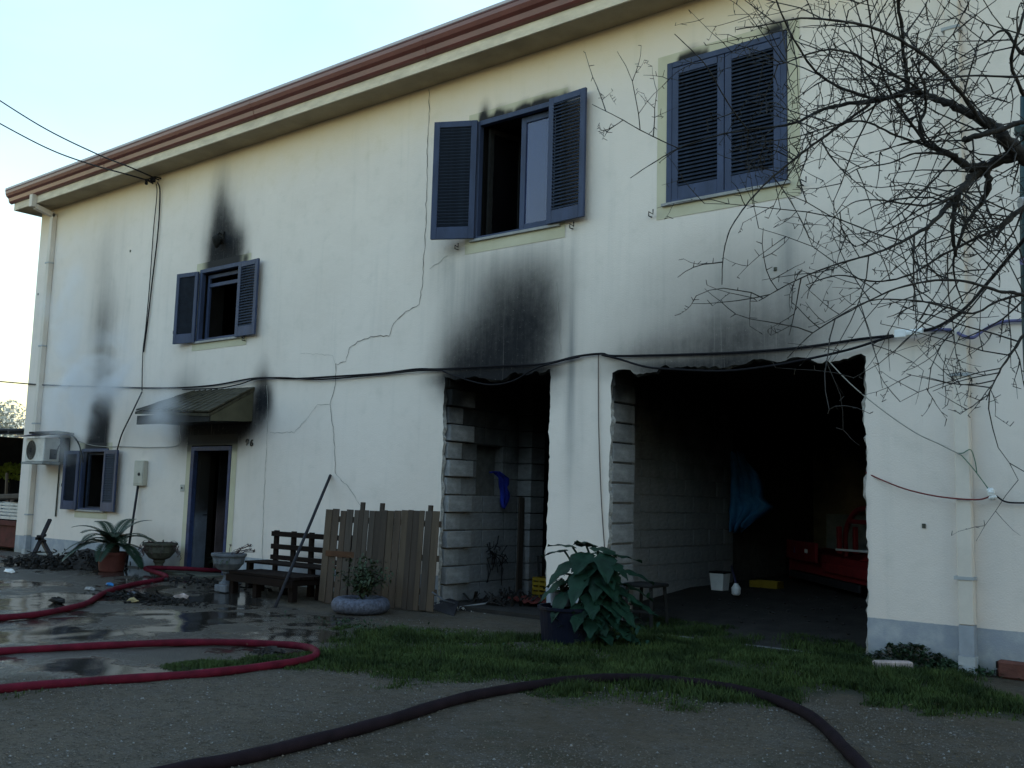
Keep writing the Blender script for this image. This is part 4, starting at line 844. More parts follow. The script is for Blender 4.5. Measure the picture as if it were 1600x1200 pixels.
for i in range(16):
    az = rnd.uniform(-.9, .9); p = Vector((-12.1+.08*math.cos(az), -1.28+.08*math.sin(az), uz)); q = p+Vector((rnd.uniform(.05, .3), rnd.uniform(-.05, .25), rnd.uniform(.08, .22))); m2.tube([p, p.lerp(q, .5)+Vector((0, 0, .04)), q], .004, 3)
    for k in range(6): leafcard(m2, q, (rnd.uniform(-1, 1), rnd.uniform(-1, 1), rnd.uniform(-.5, 1)), .035, .02)
mb.build('leaves', m_leaf2, pl); m2.build('flower_heads', m_dead, pl)
# bench
bn = thing('wooden_bench', (-11.6, -.45, .05), 'dark brown wooden bench with open slatted back against the wall', 'bench')
bz = .05; bx0, bx1 = -12.3, -10.55
for zc, h in ((.80, .075), (.61, .075), (.45, .07)): MB().box(bx0, bx1, -.40, -.365, bz+zc-h/2, bz+zc+h/2).build('back_rail', m_darkwood, bn, bevel=.004)
for x in np.linspace(bx0+.06, bx1-.06, 5): MB().box(x-.045, x+.045, -.362, -.32, bz+(.0 if x < bx0+.1 or x > bx1-.1 else .4), bz+.85).build('post', m_darkwood, bn, bevel=.004)
for k in range(5): MB().box(bx0, bx1, -.42-.09*k-.08, -.42-.09*k, bz+.38, bz+.41).build('seat_slat', m_darkwood, bn, bevel=.004)
for x in (bx0+.06, bx1-.3): MB().box(x-.04, x+.04, -.84, -.76, bz, bz+.378).build('leg', m_darkwood, bn, bevel=.004)
# low table made of a pallet
tb = thing('low_table', (-11.3, -1.1, .04), 'low dark wooden table with thick top in front of the bench', 'table')
for k in range(5): MB().box(-11.95, -10.5, -1.38+.115*k, -1.38+.115*k+.1, .32, .36).build('top_board', m_darkwood, tb, bevel=.004)
for x in (-11.9, -11.2, -10.58):
    MB().box(x-.05, x+.05, -1.38, -.82, .24, .318).build('bearer', m_darkwood, tb, bevel=.004)
for x in (-11.88, -11.35, -10.58):
    for y in (-1.33, -.87): MB().box(x-.045, x+.045, y-.045, y+.045, .03, .238).build('leg', m_darkwood, tb, bevel=.004)
MB().box(-11.95, -10.5, -1.42, -1.39, .22, .318).build('apron_board', m_darkwood, tb)
# pallet fence panel
A, B = Vector((-10.42, -1.02, .02)), Vector((-8.76, -.52, .0))
pf = thing('pallet_fence', (A+B)/2, 'upright weathered pallet wood fence section standing left of the storeroom opening', 'fence')
dirv = (B-A).normalized(); nrm = Vector((dirv.y, -dirv.x, 0)); Lp = (B-A).length; x = 0; i = 0
lean = Vector((0, 0.05, 1))
while x < Lp-.04:
    wdt = rnd.choice([.07, .085, .095, .1]); wdt = min(wdt, Lp-x)
    gap = .03 if i in (1, 3) else rnd.choice([0.002, .003, .007])
    p = A+dirv*(x+wdt/2)-nrm*rnd.uniform(-.012, .012); top = 1.24+rnd.uniform(-.012, .015)+.05*x/Lp; bot = rnd.uniform(0, .03)
    ob = MB().bar(p+Vector((0, 0, bot)), p+lean*top, wdt, .02, up=nrm).build('board', m_plank[rnd.choice([0, 0, 1, 1, 2, 3]) if 0 < x < Lp-.15 else 3], pf, bevel=.003)
    x += wdt+gap; i += 1
for zc in (.25, .68, 1.12): MB().bar(A+lean*zc-nrm*.03, B+lean*zc-nrm*.03, .08, .022, up=nrm).build('rail', m_plank[0], pf)
for px2 in (.53, .83, 1.55):
    q = A+dirv*px2-nrm*.06; MB().bar(q, q+lean*1.36, .05, .05, up=nrm).build('post', m_plank[2], pf)
MB().bar(A+dirv*.06+lean*.66+nrm*.016, A+dirv*.5+lean*.66+nrm*.016, .075, .012, up=nrm).build('patch_board', mat('orange_brown_board', (0.085, 0.04, 0.02), .8), pf)
pole('leaning_pole', (-10.41,-1.75,0), (-11.45, -0.02, 1.75), 0.022, m_darkmetal, 'long dark metal pole leaning on the wall across the bench', 'pole')
# tyre planter with bush
tx, ty = -9.35, -1.25
tp = MB()
N1, N2 = 40, 14; vs = []; fs = []
for a in range(N1):
    for b_ in range(N2):
        A1 = 2*PI*a/N1; B1 = 2*PI*b_/N2; rr = .27+.10*math.cos(B1)*(1+.05*math.sin(9*A1)); vs.append((tx+rr*math.cos(A1), ty+rr*math.sin(A1), .10+.095*math.sin(B1)+.006*math.sin(21*A1)))
for a in range(N1):
    for b_ in range(N2): fs.append((a*N2+b_, ((a+1) % N1)*N2+b_, ((a+1) % N1)*N2+(b_+1) % N2, a*N2+(b_+1) % N2))
tp.add(vs, fs); tag(tp.build('tyre_planter', m_tyre, smooth=True), 'old tyre painted white used as planter before the pallet fence', 'planter')
tag(MB().lathe((tx, ty, .02), [(.2, 0), (.2, .12), (.02, .13)], 20).build('planter_soil', m_interior), 'dark soil filling the white tyre planter', 'soil')
def bush(name, c, rx, ry, rz, n, L_, W_, m, label, cat='bush', stems=14, zmin=None):
    t = thing(name, (c[0], c[1], c[2]-rz*.8), label, cat); st = MB(); base = Vector((c[0], c[1], c[2]-rz*.95)); tips = []
    for i in range(stems):
        u = Vector((rnd.gauss(0, 1), rnd.gauss(0, 1), abs(rnd.gauss(0, 1))+.1)).normalized(); tip = Vector((c[0]+u.x*rx*.8, c[1]+u.y*ry*.8, c[2]+u.z*rz*.8)); tips.append(tip)
        st.tube([base, base.lerp(tip, .5)+Vector((0, 0, .04)), tip], [.008, .005, .003], 4)
    st.build('stems', m_bark, t); mb = MB()
    for i in range(n):
        tpn = rnd.choice(tips); f_ = rnd.uniform(.25, 1.15); p = base.lerp(tpn, f_)+Vector((rnd.gauss(0, .045), rnd.gauss(0, .045), rnd.gauss(0, .04)))
        dd = Vector((rnd.uniform(-1, 1), rnd.uniform(-1, 1), rnd.uniform(-.5, 1))); leafcard(mb, p, dd, L_*rnd.uniform(.6, 1.2), W_*rnd.uniform(.7, 1.2), droop=.3)
    o = mb.build('foliage', m, t); return t
bush('small_bush', (tx, ty, .42), .36, .36, .24, 900, .07, .035, m_leaf2, 'rounded grey green bush growing in the white tyre planter', stems=22)
# dustpan with broom stick
dp = thing('dustpan', (-8.55, -.55, 0), 'black dustpan with thin pale handle lying beside the pallet fence', 'dustpan')
a_, b2, c2_ = Vector((-9.34,0.25,0)), Vector((-8.94,0.15,0)), Vector((-8.46,-0.59,0))
MB().add([a_+Vector((0, 0, .12)), b2+Vector((0, 0, .09)), c2_+Vector((.1, 0, .01)), a_+Vector((-.15, -.3, .01)), a_+Vector((0, 0, .0)), b2, c2_+Vector((.1, 0, 0)), a_+Vector((-.15, -.3, 0))], [(0, 1, 2, 3), (7, 6, 5, 4), (0, 4, 5, 1), (1, 5, 6, 2), (2, 6, 7, 3), (3, 7, 4, 0)]).build('pan', m_rubber, dp)
MB().tube([Vector((-8.7,-0.639,0.275)), Vector((-8.6,-0.515,0.172)), Vector((-8.95,0.13,0))+Vector((0, 0, .05))], .011, 6).build('handle', m_stonew, dp)
tag(MB().tube([(-8.78,-0.08,0.03), (-8.7,0.45,0.06), (-8.73,1.04,0.08)], .015, 6).build('metal_tube', m_marble), 'thin grey tube lying on the ground across the storeroom threshold', 'tube')
# storeroom contents
cl = MB(); p0 = Vector((-9.12, 1.0, 1.72)); n = 9; vs = []; prs = []
prof_c = [(-.12, .0), (.02, .02), (.17, -.12), (.19, -.25), (.15, -.33), (.2, -.45), (.19, -.55), (.16, -.65), (.12, -.78), (.10, -.82)]
for k, (e, z) in enumerate(prof_c):
    lo = [-.14, -.13, -.02, .0, .02, .04, .06, .07, .08, .09][k]
    for j in range(n):
        t = j/(n-1); yy = lo+(e-lo)*t if e > lo else lo; vs.append((p0.x+.05+.03*math.sin(j*1.9+k*.7), p0.y+(yy-.02)*1.35+.1, p0.z+.12+z*.62))
for j in range(n): pass
cl.add(vs, [(k*n+j, k*n+j+1, (k+1)*n+j+1, (k+1)*n+j) for k in range(len(prof_c)-1) for j in range(n-1)])
o = cl.build('blue_cloth', m_cloth, smooth=True); tag(o, 'crumpled royal blue cloth hanging from the niche in the block wall', 'cloth')
md = o.modifiers.new('thick', 'SOLIDIFY'); md.thickness = .012
tag(MB().bar((-8.98, 1.5, .06), (-9.06, 1.62, 1.5), .12, .03, up=(1, 0, 0)).build('leaning_plank', m_plank[2], bevel=.004), 'narrow grey plank standing against the block pillar in the storeroom', 'plank')
cr = thing('yellow_crate', (-8.35, 1.7, .05), 'yellow plastic crate on the storeroom floor', 'crate')
def crate(t, x0, x1, y0, y1, z0, z1, m):
    MB().box(x0, x1, y0, y1, z0, z0+.02).build('base', m, t)
    for nm, a in (('side', (x0, x1, y0, y0+.015)), ('side', (x0, x1, y1-.015, y1)), ('end', (x0, x0+.015, y0+.016, y1-.016)), ('end', (x1-.015, x1, y0+.016, y1-.016))):
        mb = MB(); H = z1-z0
        for k in range(5): mb.box(*a, z0+.021+k*H/5, z0+.021+(k+.62)*H/5)
        L0 = (a[1]-a[0]) > (a[3]-a[2]); nn_ = 6
        for k in range(nn_+1):
            if L0: xx = a[0]+(a[1]-a[0]-.02)*k/nn_; mb.box(xx, xx+.02, a[2]-.002, a[3]+.002, z0+.02, z1)
            else: yy = a[2]+(a[3]-a[2]-.02)*k/nn_; mb.box(a[0]-.002, a[1]+.002, yy, yy+.02, z0+.02, z1)
        mb.build(nm, m, t)
crate(cr, -8.62, -7.95, 1.35, 1.85, .05, .38, m_yellow)
mb = MB()
for i in range(60):
    p = Vector((rnd.uniform(-8.6, -7.95), rnd.uniform(1.4, 1.9), .39)); q = p+Vector((rnd.uniform(-.15, .15), rnd.uniform(-.1, .1), rnd.uniform(.08, .3))); mb.bar(p, q, rnd.uniform(.02, .09), .01)
tag(mb.build('charred_scrap', m_black), 'heap of charred scrap piled on top of the yellow crate', 'scrap')
mb = MB(); c0 = Vector((-8.1, .95, .07)); 
N1 = 22
vs = [(c0.x+(i/N1-.5)*1.0, c0.y+(j/10-.5)*.45+.1*math.sin(i*.5), c0.z+.05*abs(math.sin(i*1.1+j*.9))+.03*math.sin(j*1.7)) for i in range(N1+1) for j in range(11)]
mb.add(vs, [(i*11+j, (i+1)*11+j, (i+1)*11+j+1, i*11+j+1) for i in range(N1) for j in range(10)]); tag(mb.build('red_rag', mat('dull_red_rag', (0.12, 0.025, 0.02), .9, .4), smooth=True), 'dull red rag spread on the storeroom threshold', 'rag')
mb = MB()
for i in range(90):
    p = Vector((rnd.uniform(-9.05, -8.2), rnd.uniform(.4, 1.4), .06)); mb.bar(p, p+Vector((rnd.uniform(-.15, .15), rnd.uniform(-.15, .15), rnd.uniform(.01, .16))), rnd.uniform(.01, .05), .012)
tag(mb.build('burnt_rubbish', m_ash), 'burnt rubbish heaped along the foot of the block wall in the storeroom', 'rubbish')
mb = MB(); p0 = Vector((-9.1, 1.05, .62))
for i in range(26):
    a = p0+Vector((rnd.uniform(0, .05), rnd.uniform(-.2, .25), rnd.uniform(-.08, .12))); b_ = a+Vector((rnd.uniform(0, .05), rnd.uniform(-.15, .15), rnd.uniform(-.45, .25))); mb.tube([a, a.lerp(b_, .5)+Vector((.03, rnd.uniform(-.05, .05), 0)), b_], .008, 4)
tag(mb.build('burnt_wiring', m_black), 'tangle of burnt wiring on the block wall below the niche', 'wiring')

# tub with large leafy plant, small bucket in front
tbx, tby = -6.12, -1.3
tub = thing('plant_tub', (tbx, tby, 0), 'big black plastic tub with large leafy plant at the pier', 'tub')
MB().lathe((tbx, tby, 0.0), [(.25, 0), (.265, .02), (.295, .34), (.315, .345), (.315, .375), (.29, .375), (.27, .3), (.02, .29)], 32, sx=1.05).build('body', mat('black_blue_plastic', (0.005, 0.008, 0.02), .5, .3, spec=.12), tub)
bk = MB().lathe((-6.27, -1.2, .36), [(.10, 0), (.12, .0), (.13, .14), (.137, .15), (.12, .15), (.11, .12), (.01, .11)], 20).build('grey_bucket', m_stonew); tag(bk, 'small pale grey bucket standing on the left edge of the black tub', 'bucket')
bush('seedling_clump', (-6.26, -1.2, .56), .12, .12, .07, 220, .05, .03, m_leaf2, 'low pale green seedlings growing in the grey bucket', 'plant', 8)
lp = thing('leafy_plant', (-5.95, -1.1, .3), 'tall plant with big drooping dark green leaves in the black tub', 'plant')
def bigleaf(tipx, tipy, tipz, L_, W_, dirx, diry, dirz, root=(-5.95, -1.1, .3)):
    a = Vector(root)+Vector((rnd.uniform(-.1, .1), rnd.uniform(-.1, .1), 0)); b_ = Vector((tipx, tipy, tipz)); m_ = a.lerp(b_, .55)+Vector((0, 0, .12))
    l = MB().tube(smoothpath([a, m_, b_], 5), [.012]*11, 5); d = Vector((dirx, diry, dirz)).normalized(); side = d.cross(Vector((0, 0, 1))).normalized(); n_ = side.cross(d); vs = []
    outline = [(-.12, .28), (0, .46), (.15, .5), (.3, .42), (.45, .36), (.6, .3), (.75, .2), (.9, .08), (1.0, .01)]
    for t, hw in outline:
        c = b_+d*L_*t+Vector((0, 0, -.28))*L_*max(0, t)**1.6; wv = hw*W_*(1+.12*math.sin(t*17+tipx*9)); cup = n_*(.10*W_+.05*W_*math.sin(t*13+tipy*5))
        vs += [c-side*wv+cup-Vector((0, 0, .25*wv)), c-side*wv*.5+cup*.6, c, c+side*wv*.5+cup*.6, c+side*wv+cup-Vector((0, 0, .25*wv))]
    fs = [(5*i+j, 5*i+j+1, 5*i+j+6, 5*i+j+5) for i in range(len(outline)-1) for j in range(4)]
    l.add(vs, fs); l.build('leaf', m_leaf, lp, smooth=True)
for tx_, ty_, tz_, L_, W_, dx, dy, dz in [(-6.3, -1.15, .93, .3, .2, -1, -.2, -.15), (-6.1, -1.2, .98, .3, .2, -.6, -.5, .1), (-5.9, -1.15, 1.0, .32, .24, .1, -.5, .1), (-5.7, -1.15, .98, .34, .24, .9, -.3, -.1),
    (-5.8, -1.3, .92, .36, .26, .3, -.9, -.5), (-6.0, -1.35, .82, .34, .24, -.3, -.9, -.7), (-5.6, -1.2, .85, .34, .26, .8, -.5, -.5), (-5.75, -1.4, .72, .36, .22, .2, -.8, -.9), (-6.1, -1.4, .62, .3, .2, -.5, -.8, -.7),
    (-5.5, -1.25, .68, .34, .24, .8, -.4, -.6), (-5.4, -1.1, .58, .32, .22, 1, .1, -.5), (-5.6, -1.35, .52, .32, .22, .5, -.7, -.7), (-5.45, -1.2, .38, .3, .2, .7, -.5, -.6), (-5.95, -1.5, .5, .3, .18, 0, -.9, -1),
    (-5.3, -1.0, .75, .3, .22, 1, .3, -.3), (-5.6, -.9, .9, .3, .22, .7, .6, -.1), (-5.9, -.9, .9, .3, .22, -.2, .8, .1), (-5.3, -1.2, .25, .3, .2, .8, -.4, -.5), (-5.55, -1.4, .3, .28, .2, .4, -.7, -.6), (-6.2, -1.25, .7, .26, .16, -.8, -.4, -.6),
    (-5.2, -1.0, .45, .3, .2, 1, .1, -.4), (-5.7, -1.45, .4, .3, .2, .3, -.8, -.8), (-6.0, -1.05, .8, .3, .22, -.5, .2, -.2), (-5.4, -.9, .6, .3, .2, .8, .4, -.4), (-5.45, -1.3, .15, .28, .18, .7, -.5, -.3), (-5.2, -1.15, .12, .26, .18, .9, -.3, -.2)]:
    bigleaf(-6.0+(tx_+5.85)*.72, ty_+.05, tz_, L_*.95, W_*1.1, dx, dy, dz+.12)
for i in range(34):
    a = rnd.uniform(-1.3, 1.3); zz = rnd.uniform(.25, .92); rr = rnd.uniform(.1, .42); bigleaf(-5.84+rr*.75*math.sin(a), -1.05-rr*.6*abs(math.cos(a)), zz, rnd.uniform(.2, .32), rnd.uniform(.14, .24), math.sin(a), -.6*abs(math.cos(a)), rnd.uniform(-.9, -.1))
mb = MB()
for i in range(260): leafcard(mb, (-5.75+rnd.gauss(0, .22), -1.15+rnd.gauss(0, .18), abs(rnd.gauss(.22, .14))), (rnd.uniform(-1, 1), rnd.uniform(-1, .5), rnd.uniform(-.3, 1)), rnd.uniform(.06, .14), .04)
mb.build('undergrowth', m_leaf, lp)
# stool by the garage edge
sx_, sy_ = -6.2, .42; st = thing('dark_stool', (sx_, sy_, .03), 'dark stool in shadow just inside the left edge of the garage', 'stool')
MB().box(sx_-.2, sx_+.2, sy_-.2, sy_+.2, .48, .52).build('seat', m_black, st, bevel=.01)
for a in (-.16, .16):
    for b_ in (-.16, .16): MB().bar((sx_+a*1.15, sy_+b_*1.15, .03), (sx_+a, sy_+b_, .478), .035, .035).build('leg', m_black, st)
for a in (-.17, .17): MB().bar((sx_-.17, sy_+a, .2), (sx_+.17, sy_+a, .2), .025, .025).build('stretcher', m_black, st)

# garage contents
mb = MB(); n = 12; pr = [(1.98, .02, .05), (1.8, 0, .16), (1.6, 0, .28), (1.4, 0, .33), (1.15, 0, .34), (1.0, 0, .46), (.9, .0, .4), (.75, .02, .22), (.62, .02, .12), (.5, .03, .03)]; vs = []
for k, (z, lo, hi) in enumerate(pr):
    for j in range(n): t = j/(n-1); vs.append((-7.06+.5*(lo+(hi-lo)*t)*2.4, 4.35+.35*t+.07*math.sin(j*1.6+k*.5), 1.05+(z-.5)*.85+.02*math.sin(j)))
mb.add(vs, [(k*n+j, k*n+j+1, (k+1)*n+j+1, (k+1)*n+j) for k in range(len(pr)-1) for j in range(n-1)]); o = mb.build('blue_tarpaulin', m_tarp, smooth=True); tag(o, 'blue tarpaulin hanging in the dark garage at the end of the block wall', 'tarpaulin')
md = o.modifiers.new('thick', 'SOLIDIFY'); md.thickness = .01
p = Vector((-6.63,3.19,0.25)); bk = thing('white_bucket', p, 'square white plastic bucket on the garage floor below the tarpaulin', 'bucket')
MB().add([p+Vector((a*.10*s, b_*.10*s, z)) for s, z in ((.9, 0), (1.1, .24)) for a, b_ in ((-1, -1), (1, -1), (1, 1), (-1, 1))], [(0, 3, 2, 1), (0, 1, 5, 4), (1, 2, 6, 5), (2, 3, 7, 6), (3, 0, 4, 7), (4, 5, 6, 7)]).build('body', m_white, bk)
MB().box(p.x-.12, p.x+.12, p.y-.12, p.y+.12, p.z+.24, p.z+.265).build('lid', m_cable, bk, bevel=.005)
p = Vector((-6.12,2.66,0.25)); tag(MB().lathe(p, [(.04, 0), (.06, .02), (.065, .1), (.05, .12), (.03, .15), (.03, .16)], 12).build('pale_jug', m_white, smooth=True), 'small pale round jug on the garage floor right of the white bucket', 'jug')
p = Vector((-6.38,4.22,0.25)); yb = thing('yellow_tray', p, 'low dull yellow tray on the garage floor left of the red machine', 'tray')
MB().box(p.x-.22, p.x+.22, p.y-.12, p.y+.12, p.z, p.z+.02).build('base', m_yellow, yb)
for a in ((-.22, .22, -.12, -.105), (-.22, .22, .105, .12), (-.22, -.205, -.1, .1), (.205, .22, -.1, .1)): MB().box(p.x+a[0], p.x+a[1], p.y+a[2], p.y+a[3], p.z+.021, p.z+.1).build('side', m_yellow, yb)
pole('blue_stick', (-6.32,3.14,0.25), (-6.75,3.806,0.555), .016, m_wirep, 'short blue stick leaning beside the white bucket in the garage', 'stick')
# red farm implement (flail mower) with three point hitch
fx, fy = -5.9, 6.1
dr = (Vector((-4.71,3.48,0.25))-Vector((-6.68,5.73,0.25))); dr.z = 0; 
O0 = Vector((-6.66,5.75,0.25)); U = Vector((dr.x, dr.y, 0)).normalized(); Wv = Vector((U.y, -U.x, 0)); Wv = -Wv if Wv.y < 0 else Wv; LL = dr.length+.25
ml = thing('red_mower', O0, 'red tractor flail mower with arched hitch parked in the dark garage', 'farm implement')
def P3(a, b_, c): return O0+U*a+Wv*b_+Vector((0, 0, c))
def hexa(pts8, nm, m, par=ml, bev=.01): return MB().add(pts8, [(0, 3, 2, 1), (4, 5, 6, 7), (0, 1, 5, 4), (1, 2, 6, 5), (2, 3, 7, 6), (3, 0, 4, 7)]).build(nm, m, par, bevel=bev)
def bx(a0, a1, b0, b1, c0, c1, nm, m, par=ml): return hexa([P3(a0, b0, c0), P3(a1, b0, c0), P3(a1, b1, c0), P3(a0, b1, c0), P3(a0, b0, c1), P3(a1, b0, c1), P3(a1, b1, c1), P3(a0, b1, c1)], nm, m, par)
hexa([P3(0, 0, .2), P3(LL, 0, .2), P3(LL, .75, .2), P3(0, .75, .2), P3(0, .12, .5), P3(LL, .12, .5), P3(LL, .6, .56), P3(0, .6, .56)], 'hood', m_redpaint)
bx(0, LL*.42, -.06, -.01, .38, .68, 'side_panel', m_redpaint); bx(LL*.5, LL, -.05, -.01, .28, .42, 'side_panel', m_redpaint)
bx(-.05, 0.0, .0, .7, .05, .5, 'end_plate', m_redpaint); bx(LL, LL+.05, .0, .7, .05, .5, 'end_plate', m_redpaint)
bx(.02, LL*.9, -.02, .02, .08, .19, 'rubber_flaps', m_rubber)
MB().tube([P3(.1, .6, .14), P3(LL-.1, .6, .14)], .09, 14).build('roller', m_darkmetal, ml, smooth=True)
ar = [P3(LL*.56, .25, .45), P3(LL*.54, .25, .75), P3(LL*.58, .25, 1.0), P3(LL*.68, .25, 1.18), P3(LL*.8, .25, 1.22), P3(LL*.92, .25, 1.12), P3(LL*1.0, .25, .9)]
MB().tube(smoothpath(ar, 4), .04, 8).build('hitch_arch', m_redpaint, ml, smooth=True)
bx(LL*.62, LL*1.05, .2, .26, 1.0, 1.06, 'top_link', m_redpaint); bx(LL*.555, LL*.58, .1, .16, .56, .95, 'mast', m_redpaint); bx(LL*.555, LL*.58, .34, .4, .56, .95, 'mast', m_redpaint)
MB().tube([P3(LL*.98, .16, 1.03), P3(LL*.98, .13, 1.03)], .035, 12).build('pin_ring', m_marble, ml); MB().tube([P3(LL*.62, .02, .62), P3(LL*1.08, .02, .66)], .016, 8).build('steel_rod', m_white, ml)
hexa([P3(LL*.8, .1, .5), P3(LL*1.05, .1, .5), P3(LL*1.05, .5, .5), P3(LL*.8, .5, .5), P3(LL*1.0, .2, .72), P3(LL*1.05, .2, .72), P3(LL*1.05, .4, .72), P3(LL*1.0, .4, .72)], 'gearbox_cover', m_redpaint)
for a, mm, rr in ((LL*.13, m_wirep, .055), (LL*.30, m_white, .045)):
    c = P3(a, -.064, .54); q = MB()
    if mm is m_wirep: q.add([c-U*rr-Vector((0, 0, rr)), c+U*rr-Vector((0, 0, rr)), c+Vector((0, 0, rr*1.2))], [(0, 1, 2)])
    else:
        for k in (-1, 1): q.tube([c+U*k*.035, c+U*k*.035-Wv*.004], .034, 12)
    q.build('sticker', mm, ml)
# low board and boxes behind
tag(MB().box(-6.6, -4.6, 7.2, 7.35, .25, 1.35).build('stored_board', mat('dark_grey_board', (0.22, 0.24, 0.24), .9, .3)), 'dark board standing against the back of the garage behind the mower', 'board')
mb = MB()
for i in range(160):
    p = Vector((rnd.uniform(-6.6, -3.6), rnd.uniform(1.0, 6.5), .25)); s = rnd.uniform(.01, .03); mb.lathe(p-Vector((0, 0, .26*max(0, 1-p.y/3.2))), [(s*.4, 0), (s, s*.4), (s*.5, s*.8)], 5)
tag(mb.build('floor_litter', m_ash), 'small crumbs and bits scattered over the garage floor', 'litter', kind='stuff')

# kerb stone, clay block, weeds at the right
p = Vector((-3.2,-0.5,0)); q = Vector((-2.93,-0.27,0)); tag(MB().bar(p+Vector((0, 0, .04)), q+Vector((0, 0, .04)), .10, .08).build('kerb_stone', m_pink, bevel=.012), 'pale pinkish kerb stone lying in the grass at the wall', 'stone')
p = Vector((-2.24, -.10, 0)); q = Vector((-1.6, -.16, 0)); bb = thing('clay_block', p, 'reddish hollow clay block on the ground right of the downpipe', 'clay block')
d = (q-p).normalized(); s_ = Vector((d.y, -d.x, 0)); s_ = s_ if s_.y > 0 else -s_; s_ *= .09; H = Vector((0, 0, .16))
MB().add([p, q, q+s_, p+s_, p+H, q+H, q+s_+H, p+s_+H], [(0, 3, 2, 1), (4, 5, 6, 7), (0, 1, 5, 4), (1, 2, 6, 5), (2, 3, 7, 6), (3, 0, 4, 7)]).build('body', m_brick, bb, bevel=.02)
for k in range(2):
    for l in range(2): c = p+s_*(.27+.46*k)+H*(.27+.46*l)-d*.002; MB().bar(c, c+d*.004, .07, .06, up=(0, 0, 1)).build('hole', m_black, bb)
def weeds(c, rx, ry, h, n, label):
    mb = MB()
    for i in range(n):
        x, y = rnd.gauss(0, rx), rnd.gauss(0, ry); z = gh1(c[0]+x, c[1]+y); hh = h*math.exp(-(x/rx)**2*.4)*rnd.uniform(.2, 1); yy = min(c[1]+y, -.02)
        leafcard(mb, (c[0]+x, yy, z+hh*.8), (rnd.uniform(-1, 1), rnd.uniform(-1, .4), rnd.uniform(-.2, 1)), rnd.uniform(.03, .08), rnd.uniform(.015, .035))
    tag(mb.build('weeds', m_leafw), label, 'weeds', kind='stuff')
m_leafw = mat('weed_leaf', (0.018, 0.042, 0.018), .6, .4, 5, 0)
weeds((-3.01,0.01,0), .26, .1, .26, 700, 'clump of dark green weeds against the wall behind the kerb stone'); weeds((-2.62,-0.07,0), .25, .12, .12, 350, 'low weeds at the foot of the right downpipe'); weeds((-8.05,-2.19,0), .8, .2, .08, 260, 'sparse low weeds between the yard paving and the lawn')

# hoses
def hose(name, pts, r, m, label):
    P = smoothpath(pts, 8); P = [Vector((p.x+.012*math.sin(i*.31+r*99), p.y+.012*math.sin(i*.23+2), max(p.z, r*.9) if p.y < 0 else p.z)) for i, p in enumerate(P)]
    o = MB().tube(P, [r*(1+.04*math.sin(i*.9)) for i in range(len(P))], 12).build(name, m, smooth=True); return tag(o, label, 'fire hose')
def GZ(p, r, e=0): return (p[0], p[1], gh1(p[0], p[1])+r*.85+e)
r1 = .036
hose('fire_hose', [GZ(p, r1) for p in ((-11.08,-5.42,0.03), (-11.22,-4.83,0.03), (-11.3,-4.37,0.03), (-11.66,-3.81,0.03), (-12.03,-3.41,0.04), (-13.03,-2.6,0.05), (-13.75,-1.8,0.06), (-14.13,-0.98,0.08))]+[(-15.3, -.62, .14), (-14.75, -.3, .16), (-14.5, .1, .13), (-14.4, .8, .09)], r1, m_hose_r, 'red fire hose running from the left edge into the front door')
r2 = .034
hose('fire_hose', [GZ(p, r2) for p in ((-9.12,-6.4,0.03), (-9.02,-5.82,0.03), (-8.79,-5.05,0.03), (-8.4,-4.3,0.03), (-7.87,-3.8,0.03), (-7.53,-3.66,0.03), (-7.25,-3.75,0.03), (-6.98,-4.04,0.03), (-6.88,-4.43,0.03), (-6.94,-5.09,0.03), (-7.13,-5.81,0.03), (-7.36,-6.56,0.03), (-7.49,-6.93,0.03))], r2, m_hose_r, 'red fire hose forming a long loop on the wet yard')
r3 = .039
hose('fire_hose', [GZ(p, r3, e) for p, e in (((-4.66,-7.17,0.03), 0), ((-4.67,-6.77,0.03), 0), ((-4.64,-6.38,0.03), 0), ((-4.65,-5.91,0.03), 0), ((-4.72,-5.32,0.03), 0), ((-4.81,-4.6,0.03), 0), ((-4.84,-3.99,0.03), 0), ((-4.77,-3.43,0.03), 0), ((-4.59,-2.96,0.03), 0), ((-4.34,-2.68,0.03), 0), ((-4.08,-2.61,0.03), 0), ((-3.82,-2.54,0.03), 0), ((-3.53,-2.57,0.03), 0), ((-3.2,-2.72,0.03), 0), ((-2.81,-3.06,0.03), 0), ((-2.42,-3.56,0.03), 0), ((-2.14,-4,0.03), 0), ((-1.95,-4.37,0.03), 0), ((-1.74,-4.86,0.03), 0))], r3, m_hose_d, 'dark plum fire hose curving through the grass in the foreground')

# debris
def rubble(name, c, rx, ry, h, n, m, label, cat, smin=.02, smax=.08, sticks=0):
    mb = MB()
    for i in range(n):
        u, v = rnd.gauss(0, .45), rnd.gauss(0, .45); x, y = c[0]+u*rx, c[1]+v*ry; y = min(y, -.06); top = h*max(0, 1-(u*u+v*v)*.8); s = rnd.uniform(smin, smax); z = gh1(x, y)+rnd.uniform(0, 1)**.6*top
        mb.bar((x, y, z), (x+rnd.uniform(-s, s), y+rnd.uniform(-s, s), z+rnd.uniform(-s*.3, s*.8)), s*rnd.uniform(.5, 1.3), s*rnd.uniform(.3, .9), mi=0 if rnd.random() < .75 else 1)
    for i in range(sticks):
        a = Vector((c[0]+rnd.gauss(0, .4)*rx, min(-.05, c[1]+rnd.gauss(0, .4)*ry), gh1(c[0], c[1])+rnd.uniform(0, h))); mb.bar(a, a+Vector((rnd.uniform(-.35, .35), rnd.uniform(-.25, .1), rnd.uniform(-.05, .12))), .02, .015)
    return tag(mb.build(name, m, jitter=.004), label, cat, kind='stuff')
